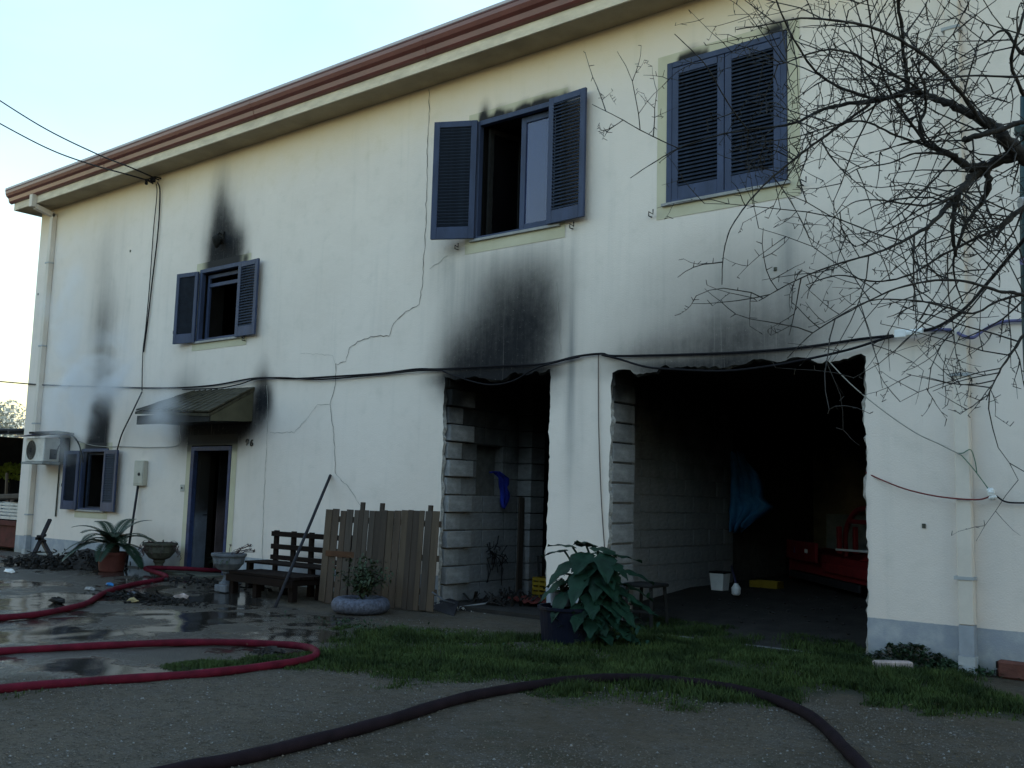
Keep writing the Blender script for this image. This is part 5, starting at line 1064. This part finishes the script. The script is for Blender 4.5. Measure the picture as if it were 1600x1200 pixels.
# mound of burnt matter at the left corner
N = 26; vs = []
for i in range(N):
    for j in range(N):
        u, v = i/(N-1)*2-1, j/(N-1)*2-1; rr = math.hypot(u, v); x, y = -17.15+u*.75, -.62+v*.5; z = gh1(x, y)-.01+.3*max(0, 1-rr**1.5)*(1+.35*mnoise.noise(Vector((u*3, v*3, 1))))+.03*mnoise.noise(Vector((u*9, v*9, 4))); vs.append((x, min(y, -.02), z))
tag(MB().add(vs, [(i*N+j, (i+1)*N+j, (i+1)*N+j+1, i*N+j+1) for i in range(N-1) for j in range(N-1)]).build('ash_mound', m_ash, smooth=True, jitter=.008), 'mound of dark ash and burnt stuff left of the palm', 'ash heap')
rubble('burnt_debris', (-17.25, -.75), 1.1, .6, .24, 420, [m_black, m_ash], 'charred fragments heaped over the ash mound at the left corner', 'debris', .01, .05, sticks=50)
rubble('burnt_debris', (-17.9, -1.1), 1.2, .6, .14, 380, [m_black, m_ash], 'charred fragments strewn in front of the ash mound', 'debris', sticks=20)
m_charwood = mat('charred_wood', (0.018, 0.015, 0.017), .8, .4)
bc = thing('burnt_chair', (-17.9, -.8, .25), 'burnt wooden chair frame tipped over on the ash mound', 'chair')
for nm, a, b_ in (('leg', (-18.87,-0.55,0.83), (-18.53,-1,0.13)), ('leg', (-19.1,-0.6,0.5), (-17.9,-0.9,0.1)), ('leg', (-19.21,-0.5,0.39), (-18.46,-0.7,0.17)), ('seat_rail', (-18.97,-0.7,0.48), (-19.11,-0.5,0.4)), ('back_rail', (-18.81,-0.8,0.47), (-19.13,-0.5,0.52)), ('stretcher', (-18.95,-0.6,0.38), (-18.56,-0.9,0.53))):
    MB().bar(a, b_, .065, .045).build(nm, m_charwood, bc)
rubble('burnt_debris', (-12.09,-2.49,0), 1.2, .3, .05, 420, [m_black, m_ash], 'strip of charred rubbish on the wet yard below the red hose', 'debris', .008, .045, sticks=24)
rubble('burnt_debris', (-13.01,-1.02,0), 1.3, .4, .06, 140, [m_black, m_ash], 'thin scatter of charred bits before the pale urn', 'debris', .015, .05, 14)
for k, (pt, s, m_, t) in enumerate([((-12,-2.08,0), .10, m_pink, 'pale rounded scrap at the right end of the charred strip'), ((-12.02,-2.78,0), .09, mat('ochre_scrap', (.3, .24, .12), .9), 'ochre scrap in the middle of the charred strip'), ((-12.8,-2.33,0), .08, m_stonew, 'bluish white crumpled scrap above the ochre one'), ((-14.13,-1.92,0), .07, mat('bright_blue_scrap', (.03, .2, .5), .6), 'bright blue scrap beside the red hose'), ((-13.77,-2.43,0), .08, m_marble, 'grey scrap left of the blue one beside the red hose'), ((-17.14,-2.04,0), .10, m_white, 'small white scrap at the left end of the burnt debris'), ((-12.51,-3.55,0), .12, m_black, 'black lump lying just above the red hose at the left')]):
    p = Vector(pt); mb = MB().lathe((p.x, p.y, gh1(p.x, p.y)), [(s*.5, 0), (s, s*.2), (s*.8, s*.5), (s*.2, s*.6)], 9, sx=1.3, sy=.7); tag(mb.build('scrap', m_, jitter=s*.18), t, 'scrap')
p = Vector((-7.51,-4.04,0)); rubble('mud_clod', (p.x, p.y), .2, .15, .05, 40, [m_ash, m_interior], 'small dark clod of mud inside the red hose loop', 'clod', .02, .05)
# broken stone chips, pebbles and grit lying on the yard
def pebbles(n, seed, region, smin, smax, m, name, label):
    r = np.random.RandomState(seed); X = r.uniform(region[0], region[1], n*3); Y = r.uniform(region[2], region[3], n*3)
    dens = fbm(X*.7, Y*.7, 33, 4); k = (dens+r.rand(len(X))*.35 > .62) & (polymask(X, Y, wet_poly, .3) < .6); X, Y = X[k][:n], Y[k][:n]; n = len(X); s = smin+(smax-smin)*r.rand(n)**3
    base = np.array([(1, 0, 0), (0, 1, 0), (-1, 0, 0), (0, -1, 0), (0, 0, .8), (0, 0, -.5)], float); V = base[None]*s[:, None, None]*r.uniform(.6, 1.3, (n, 6, 1)); a = r.uniform(0, 6.28, n); c, s_ = np.cos(a), np.sin(a)
    vx = V[..., 0]*c[:, None]-V[..., 1]*s_[:, None]; vy = V[..., 0]*s_[:, None]+V[..., 1]*c[:, None]; Z = gheight(X, Y)
    V = np.stack([vx+X[:, None], vy+Y[:, None], V[..., 2]+Z[:, None]+.002], -1).reshape(-1, 3)
    f = np.array([(0, 1, 4), (1, 2, 4), (2, 3, 4), (3, 0, 4), (1, 0, 5), (2, 1, 5), (3, 2, 5), (0, 3, 5)]); F = (f[None]+6*np.arange(n)[:, None, None]).reshape(-1, 3)
    tag(fastmesh(name, V, F, m), label, 'gravel', kind='stuff')
pebbles(70000, 5, (-9, 0.5, -9, -1.5), .003, .011, mat('grey_grit', (.13, .115, .095), .9, .5, 30, 0), 'gravel', 'fine grey gravel scattered over the yard in front')
pebbles(5000, 6, (-9, 0.5, -9, -1.2), .003, .013, mat('pale_pebble', (.21, .208, .2), .9, .4, 30, 0), 'pebbles', 'pale pebbles scattered over the yard in front')
# grass
def grass(n, seed, poly, hmin, hmax, name, label, thr=.42, bbox=None, wdt=.0035, m=None, hf=None):
    m = m or m_grass
    r = np.random.RandomState(seed); P = np.array([(p[0], p[1]) for p in poly]); x0, y0 = P.min(0); x1, y1 = P.max(0); X = r.uniform(x0-.2, x1+.2, n); Y = r.uniform(y0-.2, y1+.2, n)
    pm = polymask(X, Y, poly, .28); cl = fbm(X*1.6, Y*1.6, 12, 4); cl = cl if not hf else fbm(X*1.1, Y*1.1, 44, 3)-.25*np.clip((Y+1.6)*.8, 0, 1); fin = fbm(X*5, Y*5, 77, 3); k = (pm*.9+(cl-.5)*2.1+(fin-.5)*.9+r.normal(0, .1, n) > thr) & (pm > .12) & ~((Y > -.01) & ((X < -6.35) | (X > -3.5))) & (Y < .9); X, Y, pm, cl = X[k], Y[k], pm[k], cl[k]; n = len(X)
    tuft = fbm(X*4, Y*4, 15, 3); h = (hmin+(hmax-hmin)*r.rand(n))*(0.35+1.1*tuft)*(0.45+.75*pm); a = r.uniform(0, 6.28, n); lean = r.uniform(.1, .8, n)*h; wd = wdt*r.uniform(.7, 1.5, n)
    dx, dy = np.cos(a), np.sin(a); px2, py2 = -dy, dx; Z = gheight(X, Y)-.003; Z = np.where(Y > .02, Y*.05-.01, Z)
    V = np.zeros((n, 5, 3))
    for i, (t, ww) in enumerate(((0, 1), (0, -1), (.55, .8), (.55, -.8), (1, 0))):
        V[:, i, 0] = X+dx*lean*t**1.7+px2*wd*ww; V[:, i, 1] = Y+dy*lean*t**1.7+py2*wd*ww; V[:, i, 2] = Z+h*t*(1-.25*t*lean/h)
    f = np.array([(0, 1, 3), (0, 3, 2), (2, 3, 4)]); F = (f[None]+5*np.arange(n)[:, None, None]).reshape(-1, 3)
    tag(fastmesh(name, V.reshape(-1, 3), F, m), label, 'grass', kind='stuff')
grass(300000, 2, grass_poly, .015, .085, 'grass', 'dark green grass strip between the yard and the garage', .64)
grass(60000, 21, grass_poly, .015, .05, 'clover_patch', 'low yellow green clover patches along the front edge of the grass', .56, m=m_grassy, hf=(4.5, 1.2))
grass(20000, 3, [(-7.51,-4.95,-0), (-7.68,-4.23,0), (-7.42,-3.7,0), (-7.07,-4.07,0), (-7.21,-4.9,0)], .015, .05, 'grass', 'thin low grass inside the red hose loop', .5)
grass(9000, 4, [(-7.14,-6.65,0), (-7.45,-6.42,0), (-7.18,-6.03,0), (-6.93,-6.35,0)], .015, .05, 'grass', 'thin grass patch below the hose at the left edge', .5)


mb = MB()
for i in range(900):
    x = rnd.uniform(-9, -1.5); y = rnd.uniform(-4.5, -.3); a = rnd.uniform(0, 6.28); l = rnd.uniform(.015, .06); z = gh1(x, y)+rnd.uniform(.004, .03)
    leafcard(mb, (x, y, z), (math.cos(a), math.sin(a), rnd.uniform(-.1, .25)), l, l*rnd.uniform(.12, .5), droop=.1)
tag(mb.build('dead_leaves', mat('dry_leaf', (0.09, 0.065, 0.035), .9, .5, 9)), 'dry leaves and dead stalks scattered over the grass and gravel', 'dead leaves', kind='stuff')
# rubble chips of plaster fallen at the foot of the knocked-out openings
rubble('plaster_rubble', (-9.0, .05), .5, .25, .05, 90, [m_broken, m_ash], 'plaster chips at the foot of the storeroom opening', 'rubble', .01, .05); rubble('plaster_rubble', (-6.35, -.12), .35, .2, .04, 70, [m_broken, m_ash], 'plaster chips at the foot of the garage left edge', 'rubble', .01, .045)
# ---------------------------------------------------------------- left edge: shed, crates, foliage, far tree
sh = thing('shed', (-27, 3, 0), 'dark open shed with sagging roof beyond the left corner of the house', 'shed')
MB().add([(-33, .4, 2.85), (-22.6, .9, 2.62), (-22.6, 9, 3.2), (-33, 9, 3.3), (-33, .4, 2.95), (-22.6, .9, 2.72), (-22.6, 9, 3.3), (-33, 9, 3.4)], [(0, 3, 2, 1), (4, 5, 6, 7), (0, 1, 5, 4), (1, 2, 6, 5), (2, 3, 7, 6), (3, 0, 4, 7)]).build('roof', m_dkpanel, sh)
MB().box(-33, -22.6, 8.9, 9, 0, 3.1).build('back_wall', m_dkpanel, sh); MB().box(-33.1, -33, .5, 8.8, 0, 3.0).build('side_wall', m_dkpanel, sh)
for x, y in ((-23, 1.0), (-27.5, .8), (-32.5, .7)): MB().box(x-.06, x+.06, y-.06, y+.06, 0, 2.6).build('post', m_darkwood, sh)
mb = MB()
for k in range(22): x = -33+k*.48; mb.tube([(x, .35, 2.93-.012*k), (x, 9, 3.42)], .05, 6)
mb.build('roof_ridges', m_dkpanel, sh)
rc = thing('red_trough', (-24.6, 1.0, 0), 'dull dark red metal trough under the shed at the left edge', 'trough')
MB().box(-25.6, -22.3, .6, 1.6, .05, .62).build('body', m_rust, rc, bevel=.02); MB().box(-25.65, -22.25, .55, .6, .55, .66).build('rim', m_rust, rc)
wc2 = thing('white_crate', (-24.4, 1.2, .67), 'pale slatted crate standing on the red trough at the left edge', 'crate'); crate(wc2, -25.4, -22.6, .8, 1.5, .67, 1.05, m_offw)
tag(MB().bar((-25, 1.1, 1.15), (-22.4, 1.2, 1.25), .5, .12).build('timber_stack', m_plank[1], bevel=.02), 'weathered timber lying across the pale crate at the left edge', 'timber')
tag(MB().bar((-24.2, 1.0, 1.2), (-24.25, 1.0, 1.75), .05, .05).build('short_stake', m_plank[3]), 'short pale stake standing behind the timber at the left edge', 'stake')
def crownmesh(c, rx, ry, rz, n, s, m, name, parent, seed):
    r = np.random.RandomState(seed); u = r.normal(size=(n, 3)); u /= np.linalg.norm(u, axis=1)[:, None]; rad = r.rand(n)**.45; P = u*rad[:, None]*np.array([rx, ry, rz])
    lump = fbm(P[:, 0]*1.2/rx*2+9, P[:, 2]*1.2/rz*3+P[:, 1]*.6, seed, 3); k = lump > .40; P = P[k]*(0.8+.45*lump[k])[:, None]; n = len(P); a = r.normal(size=(n, 3)); a /= np.linalg.norm(a, axis=1)[:, None]; b = np.cross(a, r.normal(size=(n, 3))); b /= np.linalg.norm(b, axis=1)[:, None]
    P = P+np.array(c); sz = s*r.uniform(.5, 1.3, n)[:, None]; V = np.stack([P-a*sz, P+b*sz*.6, P+a*sz, P-b*sz*.6], 1).reshape(-1, 3); F = np.arange(4*n).reshape(-1, 4); return fastmesh(name, V, F, m, parent)
def ptree(name, x, y, z0, h, r, m, label, n, s, seed):
    t = thing(name, (x, y, 0), label, 'tree'); MB().tube([(x, y, -.1), (x+.1, y, h*.4), (x, y, h*.8)], [r*.12, r*.08, r*.03], 7).build('trunk', m_bark, t); crownmesh((x, y, z0+(h-z0)*.5), r, r, (h-z0)*.5, n, s, m, 'crown', t, seed)
ptree('far_tree', *(-87.023,29.024,7.264)[:2], 2.6, 8.6, 1.7, m_palef, 'tall pale hazy tree far away beyond the shed', 2600, .2, 3)
fp = Vector((-31.5,4.411,1.863)); t = thing('sun_tinted_shrub', (fp.x, fp.y, 0), 'yellow green shrub inside the dark shed with sunlight painted into its leaves', 'shrub')
MB().tube([(fp.x, fp.y, 0), (fp.x, fp.y, fp.z)], .03, 6).build('stem', m_bark, t); crownmesh(fp, .5, .5, .28, 500, .07, m_greenf, 'foliage', t, 9)
for k in range(13):                                       # added evergreens, unseen behind the camera, put there to shade the low sky
    x = -46+k*6.3+rnd.uniform(-1, 1); y = -25+rnd.uniform(-1.5, 1.5)-(.02*(x+8)**2*.25); h = rnd.uniform(8.0, 10.5)
    ptree('added_evergreen', x, y, .5, h, 3.9, m_evergreen, ['first', 'second', 'third', 'fourth', 'fifth', 'sixth', 'seventh', 'eighth', 'ninth', 'tenth', 'eleventh', 'twelfth', 'thirteenth'][k]+' evergreen from the left in the added unseen row shading the low sky', 2600, .5, 40+k)
for o_ in [o for o in col.objects if o.name.startswith('added_evergreen')]: o_['group'] = 'added unseen evergreens that shade the low sky'
# teal post in front of the wall at the right edge
pt = thing('teal_post', (-1.519,-2.132,3.164), 'dark teal pipe standing at the right edge of the picture', 'post')
MB().tube([(-1.444,-2.269,4.511), (-1.49,-2.183,3.675), (-1.517,-2.103,2.978), (-1.536,-1.968,1.957), (-1.597,-1.703,-0.178)], .035, 8).build('pipe', m_teal, pt, smooth=True)
MB().tube([(-1.49,-2.331,4.244), (-1.409,-2.269,4.261)], .05, 10).build('clamp', m_teal, pt); MB().tube([(-1.502,-2.263,3.714), (-1.436,-2.212,3.726)], .045, 10).build('clamp', m_marble, pt)
o = MB().add([(-1.518,-2.281,3.304), (-1.474,-2.248,3.324), (-1.448,-2.22,3.27), (-1.514,-2.27,3.259), (-1.527,-2.238,3.315), (-1.483,-2.205,3.335), (-1.456,-2.176,3.28), (-1.522,-2.227,3.269)], [(0, 1, 2, 3), (7, 6, 5, 4), (0, 4, 5, 1), (1, 5, 6, 2), (2, 6, 7, 3), (3, 7, 4, 0)]).build('tie', m_wirep, pt)

# ---------------------------------------------------------------- bare tree
tr = thing('bare_tree', (-0.73,-2.34,0), 'bare leafless tree with thorny tangled branches hanging in from the right', 'tree')
tw = random.Random(23)
limbs = [
 ([(-0.649,-3.054,0.143), (-0.66,-3.601,1.17), (-0.697,-4.012,2.002), (-0.752,-4.278,2.634), (-0.834,-4.4,3.017), (-0.927,-4.5,3.191)], [24, 22, 20, 19, 18, 17]),
 ([(-0.878,-4.455,3.144), (-0.974,-4.548,3.254), (-1.047,-4.615,3.316), (-1.107,-4.674,3.388), (-1.178,-4.68,3.476), (-1.29,-4.717,3.558), (-1.392,-4.744,3.625), (-1.47,-4.749,3.67), (-1.527,-4.797,3.681), (-1.688,-4.795,3.671), (-1.841,-4.853,3.666), (-1.969,-4.889,3.648), (-2.082,-4.969,3.574), (-2.318,-5.028,3.571), (-2.459,-5.137,3.534), (-2.678,-5.177,3.493), (-2.796,-5.259,3.406), (-2.926,-5.288,3.335)], [18, 18, 18, 15, 13, 10.5, 9, 8.5, 8, 5.5, 5, 4.3, 3.4, 2.6, 2.2, 1.8, 1.4, 1]),
 ([(-1.522,-4.792,3.675), (-1.512,-4.862,3.77), (-1.503,-4.93,3.846), (-1.478,-5.056,3.961), (-1.456,-5.189,4.101)], [6, 5, 4.5, 4.2, 4]),
 ([(-0.774,-4.679,3.483), (-0.909,-4.714,3.427), (-0.994,-4.717,3.423), (-1.095,-4.792,3.378), (-1.189,-4.838,3.351), (-1.24,-4.839,3.345)], [6, 6, 6, 6.5, 7, 7.5]),
 ([(-1.022,-4.593,3.301), (-1.124,-4.608,3.283), (-1.228,-4.622,3.255), (-1.304,-4.688,3.288), (-1.358,-4.739,3.332), (-1.448,-4.754,3.387), (-1.457,-4.838,3.47), (-1.43,-4.829,3.553), (-1.403,-4.949,3.642), (-1.413,-5.099,3.724)], [15, 13, 12, 9, 7, 6, 4.5, 3.5, 2.5, 2]),
 ([(-1.189,-4.592,3.259), (-1.256,-4.639,3.214), (-1.286,-4.775,3.098), (-1.34,-4.808,3.025), (-1.367,-4.943,2.921), (-1.471,-5.014,2.832), (-1.582,-5.155,2.742), (-1.74,-5.334,2.661), (-1.89,-5.442,2.579), (-2.028,-5.539,2.481)], [12, 11, 8, 6.5, 5, 3.8, 2.8, 2, 1.5, 1]),
 ([(-1.203,-4.6,3.239), (-1.193,-4.582,3.167), (-1.235,-4.541,3.099), (-1.313,-4.526,3.012), (-1.356,-4.543,2.894), (-1.396,-4.497,2.805), (-1.406,-4.428,2.715), (-1.38,-4.39,2.596)], [9, 8, 6, 5, 4, 3, 2.2, 1.5]),
 ([(-1.286,-4.775,3.098), (-1.316,-4.785,3.001), (-1.327,-4.777,2.887), (-1.331,-4.701,2.788)], [7, 6, 5, 4]),
 ([(-1.716,-4.814,3.65), (-1.885,-4.928,3.5), (-1.991,-5,3.405), (-2.034,-5.087,3.324), (-2.126,-5.206,3.192), (-2.182,-5.356,3.028), (-2.209,-5.484,2.873), (-2.241,-5.49,2.743), (-2.254,-5.479,2.598)], [4, 3.5, 3.2, 3, 2.5, 2, 1.6, 1.3, 1]),
 ([(-1.18,-4.676,3.444), (-1.224,-4.92,3.541), (-1.278,-5.104,3.62), (-1.356,-5.242,3.699), (-1.48,-5.416,3.765), (-1.587,-5.629,3.748), (-1.707,-5.788,3.73), (-1.804,-5.922,3.675), (-1.919,-6.011,3.648)], [6, 5, 4.5, 4, 3.3, 2.6, 2.1, 1.6, 1.1]),
 ([(-1.661,-4.774,3.672), (-1.785,-5.004,3.683), (-1.863,-5.202,3.729), (-1.895,-5.371,3.818), (-1.901,-5.516,3.896), (-1.903,-5.662,4.001)], [4.2, 3.6, 3, 2.5, 2.2, 1.8]),
 ([(-1.429,-4.799,3.356), (-1.482,-4.989,3.478), (-1.519,-5.164,3.594), (-1.526,-5.324,3.766), (-1.513,-5.472,3.961)], [3.5, 3, 2.6, 2.2, 1.8]),
 ([(-1.416,-4.827,3.613), (-1.461,-4.996,3.646), (-1.528,-5.181,3.657), (-1.619,-5.327,3.709), (-1.687,-5.445,3.705), (-1.761,-5.502,3.69), (-1.86,-5.575,3.64), (-1.91,-5.612,3.623)], [3.5, 3, 2.6, 2.5, 2.5, 2, 1.4, 1]),
 ([(-1.429,-4.8,3.363), (-1.556,-4.909,3.411), (-1.656,-4.999,3.473), (-1.733,-5.061,3.477), (-1.839,-5.14,3.441), (-1.97,-5.239,3.387), (-2.06,-5.43,3.323)], [3, 2.6, 2.4, 2.2, 1.8, 1.4, 1]),
 ([(-2.319,-5.028,3.563), (-2.352,-5.198,3.662), (-2.392,-5.383,3.824), (-2.459,-5.452,3.921), (-2.52,-5.512,3.997)], [2.2, 1.8, 1.5, 1.3, 1]),
 ([(-2.678,-5.177,3.493), (-2.766,-5.383,3.537), (-2.887,-5.493,3.622), (-2.995,-5.59,3.689)], [1.5, 1.3, 1.1, .8]),
 ([(-0.969,-4.693,2.518), (-1.04,-4.756,2.553), (-1.112,-4.815,2.559), (-1.232,-4.917,2.602), (-1.378,-5.034,2.597), (-1.511,-5.196,2.534), (-1.643,-5.351,2.427), (-1.791,-5.453,2.316), (-1.893,-5.517,2.192)], [5, 4.2, 3.6, 3, 2.6, 2.2, 1.8, 1.4, 1]),
 ([(-0.908,-4.749,2.347), (-0.992,-4.816,2.344), (-1.043,-4.846,2.266), (-1.088,-4.87,2.189), (-1.131,-4.891,2.097), (-1.161,-4.904,2.02)], [4, 4, 3.2, 2.4, 1.6, 1]),
 ([(-1.037,-4.627,2.569), (-1.138,-4.703,2.534), (-1.241,-4.775,2.467), (-1.339,-4.858,2.495), (-1.461,-4.961,2.523), (-1.635,-5.1,2.517), (-1.789,-5.209,2.417)], [3.6, 3, 2.6, 2.4, 2, 1.5, 1]),
 ([(-0.987,-4.731,3.549), (-1.008,-4.893,3.66), (-0.962,-4.996,3.737), (-0.927,-4.986,3.86), (-0.897,-4.98,3.982)], [5, 4, 3.5, 3, 3]),
 ([(-0.856,-4.79,3.789), (-0.957,-4.859,3.709), (-1.024,-4.93,3.821), (-1.1,-4.982,3.765), (-1.202,-5.052,3.685)], [5, 4, 3, 2, 1.2]),
 ([(-0.931,-4.492,3.11), (-1.062,-4.583,3.009), (-1.143,-4.635,2.926), (-1.247,-4.709,2.858), (-1.378,-4.802,2.773), (-1.51,-4.893,2.672), (-1.639,-4.991,2.635), (-1.789,-5.116,2.662), (-1.919,-5.212,2.609)], [6, 5.5, 4.5, 3.6, 3, 2.4, 2, 1.5, 1]),
 ([(-0.828,-4.989,3.546), (-0.946,-5.079,3.512), (-1.109,-5.21,3.512), (-1.25,-5.32,3.487), (-1.389,-5.434,3.502), (-1.53,-5.544,3.477), (-1.647,-5.638,3.482)], [3, 2.6, 2.2, 1.8, 1.5, 1.2, .9]),
 ([(-1.286,-4.775,3.092), (-1.375,-4.962,2.999), (-1.487,-5.052,3.002), (-1.585,-5.133,3.017), (-1.686,-5.21,2.995), (-1.791,-5.278,2.884)], [3.5, 2.8, 2.3, 1.8, 1.3, .9]),
 ([(-1.366,-4.744,3.325), (-1.454,-4.938,3.286), (-1.558,-5.014,3.234), (-1.673,-5.102,3.207), (-1.739,-5.148,3.163)], [3, 2.4, 1.9, 1.5, 1]),
 ([(-1.062,-4.583,3.009), (-1.117,-4.616,2.937), (-1.158,-4.639,2.871)], [6, 5, 4.2]),
]
K = 5.0/1539*0.5*0.93   # half-width in pixels to metres at 5 m
spots = []
for i, (pts, wds) in enumerate(limbs):
    P = smoothpath(pts, 5); rr = []
    for k in range(len(P)): t = k/5; a = int(min(t, len(wds)-1)); b_ = min(a+1, len(wds)-1); rr.append((wds[a]+(wds[b_]-wds[a])*(t-a))*K*2*.7)
    P = [p+Vector((tw.gauss(0, .1), tw.gauss(0, .1), tw.gauss(0, .1)))*min(.12, rr[k]*2) for k, p in enumerate(P)]
    o = MB().tube(P, [r*(1+.12*math.sin(k*2.3)) for k, r in enumerate(rr)], 8 if i < 8 else 6).build('trunk' if i == 0 else 'branch', m_bark, tr, smooth=True)
    if i: spots += [(P[k], (P[k+1]-P[k]).normalized(), rr[k], i) for k in range(len(P)-1)]
camp = Vector((0, -9.963, 1.5)); tmb = MB(); ntw = 0
FW = Vector((-0.6222, 0.7745, 0.1138)); RT = Vector((0.7812, 0.6237, 0.0269)); UP = Vector((0.0502, -0.1057, 0.9931))
def twig(p, d, L_, r, depth):
    global ntw; n = 5 if depth == 0 else 4; P = [p.copy()]; q = p.copy(); dd = d.copy(); bend = Vector((tw.gauss(0, .05), tw.gauss(0, .05), tw.gauss(0, .05)))
    for k in range(n): q = q+dd*L_/n; P.append(q.copy()); dd = (dd+bend+Vector((tw.gauss(0, .09), tw.gauss(0, .09), tw.gauss(0, .09)))).normalized()
    tmb.tube(P, [r*(1-.55*k/n) for k in range(n+1)], 4, cap=False); ntw += 1
    for k in range(1, n+1):                          # short spurs and buds
        if tw.random() < .5:
            s = (Vector((tw.gauss(0, 1), tw.gauss(0, 1), tw.gauss(0, 1)))).normalized(); s = (s-dd*s.dot(dd)*.6).normalized(); l = tw.uniform(.012, .04); tmb.tube([P[k], P[k]+s*l], [max(.0022, r*.9), .0016], 3, cap=False)
    if depth < 2:
        for k in range(1, n+1):
            if tw.random() < (.42 if depth == 0 else .22):
                s = Vector((tw.gauss(0, 1), tw.gauss(0, 1), tw.gauss(0, 1))); s = (s-FW*s.dot(FW)*.55); s = (s-dd*s.dot(dd)).normalized(); twig(P[k], (dd*tw.uniform(.3, .9)+s*.9).normalized(), L_*tw.uniform(.3, .6), r*.7, depth+1)
for p, d, r, i in spots:
    px2 = (p-camp); xx = px2.dot(RT)/px2.dot(FW)     # how far right in the crown
    pr = .33 if xx > .25 else .26
    m2 = 1
    if i in (17, 18, 21, 22, 23): pr *= .6
    if i in (5, 9, 10, 11, 12, 19, 20): pr *= 1.3
    for q in range(m2):
        if tw.random() < pr:
            s = Vector((tw.gauss(0, 1), tw.gauss(0, 1), tw.gauss(0, 1))); s = (s-FW*s.dot(FW)*.5); s = (s-d*s.dot(d)).normalized(); L_ = tw.uniform(.15, .6)*(1.15 if xx > .3 else .8)
            twig(p, (d*tw.uniform(.2, .9)+s).normalized(), L_, min(.0052, max(.0033, r*.6)), 0)
o = tmb.build('twigs', m_bark, tr); o['kind'] = 'stuff'

# ---------------------------------------------------------------- smoke
def smoke(name, box, blobs, label, color=(.90, .94, 1.0), dens=1.0, nscale=1.4):
    x0, x1, y0, y1, z0, z1 = box; o = MB().box(*box).build(name, None); o.data.materials.clear(); m = bpy.data.materials.new(name); m.use_nodes = True; o.data.materials.append(m); t = m.node_tree; t.nodes.clear()
    out = t.nodes.new('ShaderNodeOutputMaterial'); pv = t.nodes.new('ShaderNodeVolumePrincipled'); t.links.new(pv.outputs[0], out.inputs['Volume'])
    pv.inputs['Color'].default_value = (*color, 1); pv.inputs['Anisotropy'].default_value = .2
    g = t.nodes.new('ShaderNodeNewGeometry'); acc = None
    nz = t.nodes.new('ShaderNodeTexNoise'); nz.inputs['Scale'].default_value = nscale; nz.inputs['Detail'].default_value = 3; nz.inputs['Distortion'].default_value = 1.0; t.links.new(g.outputs['Position'], nz.inputs[0])
    for (cx_, cy_, cz_, sx_, sy_, sz_, amp) in blobs:
        mp = t.nodes.new('ShaderNodeVectorMath'); mp.operation = 'SUBTRACT'; mp.inputs[1].default_value = (cx_, cy_, cz_); t.links.new(g.outputs['Position'], mp.inputs[0])
        dv_ = t.nodes.new('ShaderNodeVectorMath'); dv_.operation = 'DIVIDE'; dv_.inputs[1].default_value = (sx_, sy_, sz_); t.links.new(mp.outputs[0], dv_.inputs[0])
        le = t.nodes.new('ShaderNodeVectorMath'); le.operation = 'LENGTH'; t.links.new(dv_.outputs[0], le.inputs[0])
        r = t.nodes.new('ShaderNodeMapRange'); r.interpolation_type = 'SMOOTHSTEP'; r.inputs['From Min'].default_value = 0; r.inputs['From Max'].default_value = 1; r.inputs['To Min'].default_value = amp; r.inputs['To Max'].default_value = 0; t.links.new(le.outputs['Value'], r.inputs[0])
        if acc is None: acc = r.outputs[0]
        else: a = t.nodes.new('ShaderNodeMath'); a.operation = 'ADD'; t.links.new(acc, a.inputs[0]); t.links.new(r.outputs[0], a.inputs[1]); acc = a.outputs[0]
    nr = t.nodes.new('ShaderNodeMapRange'); nr.inputs['From Min'].default_value = .42; nr.inputs['From Max'].default_value = .68; t.links.new(nz.outputs[0], nr.inputs[0])
    mu = t.nodes.new('ShaderNodeMath'); mu.operation = 'MULTIPLY'; t.links.new(acc, mu.inputs[0]); t.links.new(nr.outputs[0], mu.inputs[1])
    m2 = t.nodes.new('ShaderNodeMath'); m2.operation = 'MULTIPLY'; m2.inputs[1].default_value = dens; t.links.new(mu.outputs[0], m2.inputs[0]); t.links.new(m2.outputs[0], pv.inputs['Density'])
    return tag(o, label, 'smoke', kind='stuff')
sc.cycles.volume_bounces = 3; sc.cycles.volume_step_rate = 0.35; sc.cycles.volume_max_steps = 96
smoke('smoke', (-19.9, -13.3, -1.4, -0.62, 1.2, 7.0), [(-17.6, -1.0, 3.2, 1.3, .5, 1.6, 1.0), (-16.2, -1.0, 3.6, 1.0, .5, 1.1, 1.0), (-18.2, -1.0, 4.8, 1.1, .5, 1.8, .55), (-14.6, -1.0, 2.7, .9, .4, .7, .9), (-14.6, -1.0, 2.0, .6, .4, .6, .4)], 'bluish white smoke drifting before the left end of the facade', dens=3.8)

for pre, g in (('garden_urn', 'stone urns beside the front door'), ('fire_hose', 'fire hoses lying on the yard'), ('cable', 'black cables on the facade'), ('overhead_wire', 'overhead wires coming in under the eave'), ('leaning_pole', 'dark poles leaning on the facade'), ('wall_plug', 'small plugs in the facade'), ('string', 'strings tied near the right downpipe')):
    for o in col.objects:
        if o.parent is None and o.name.split('.')[0] == pre: o['group'] = g
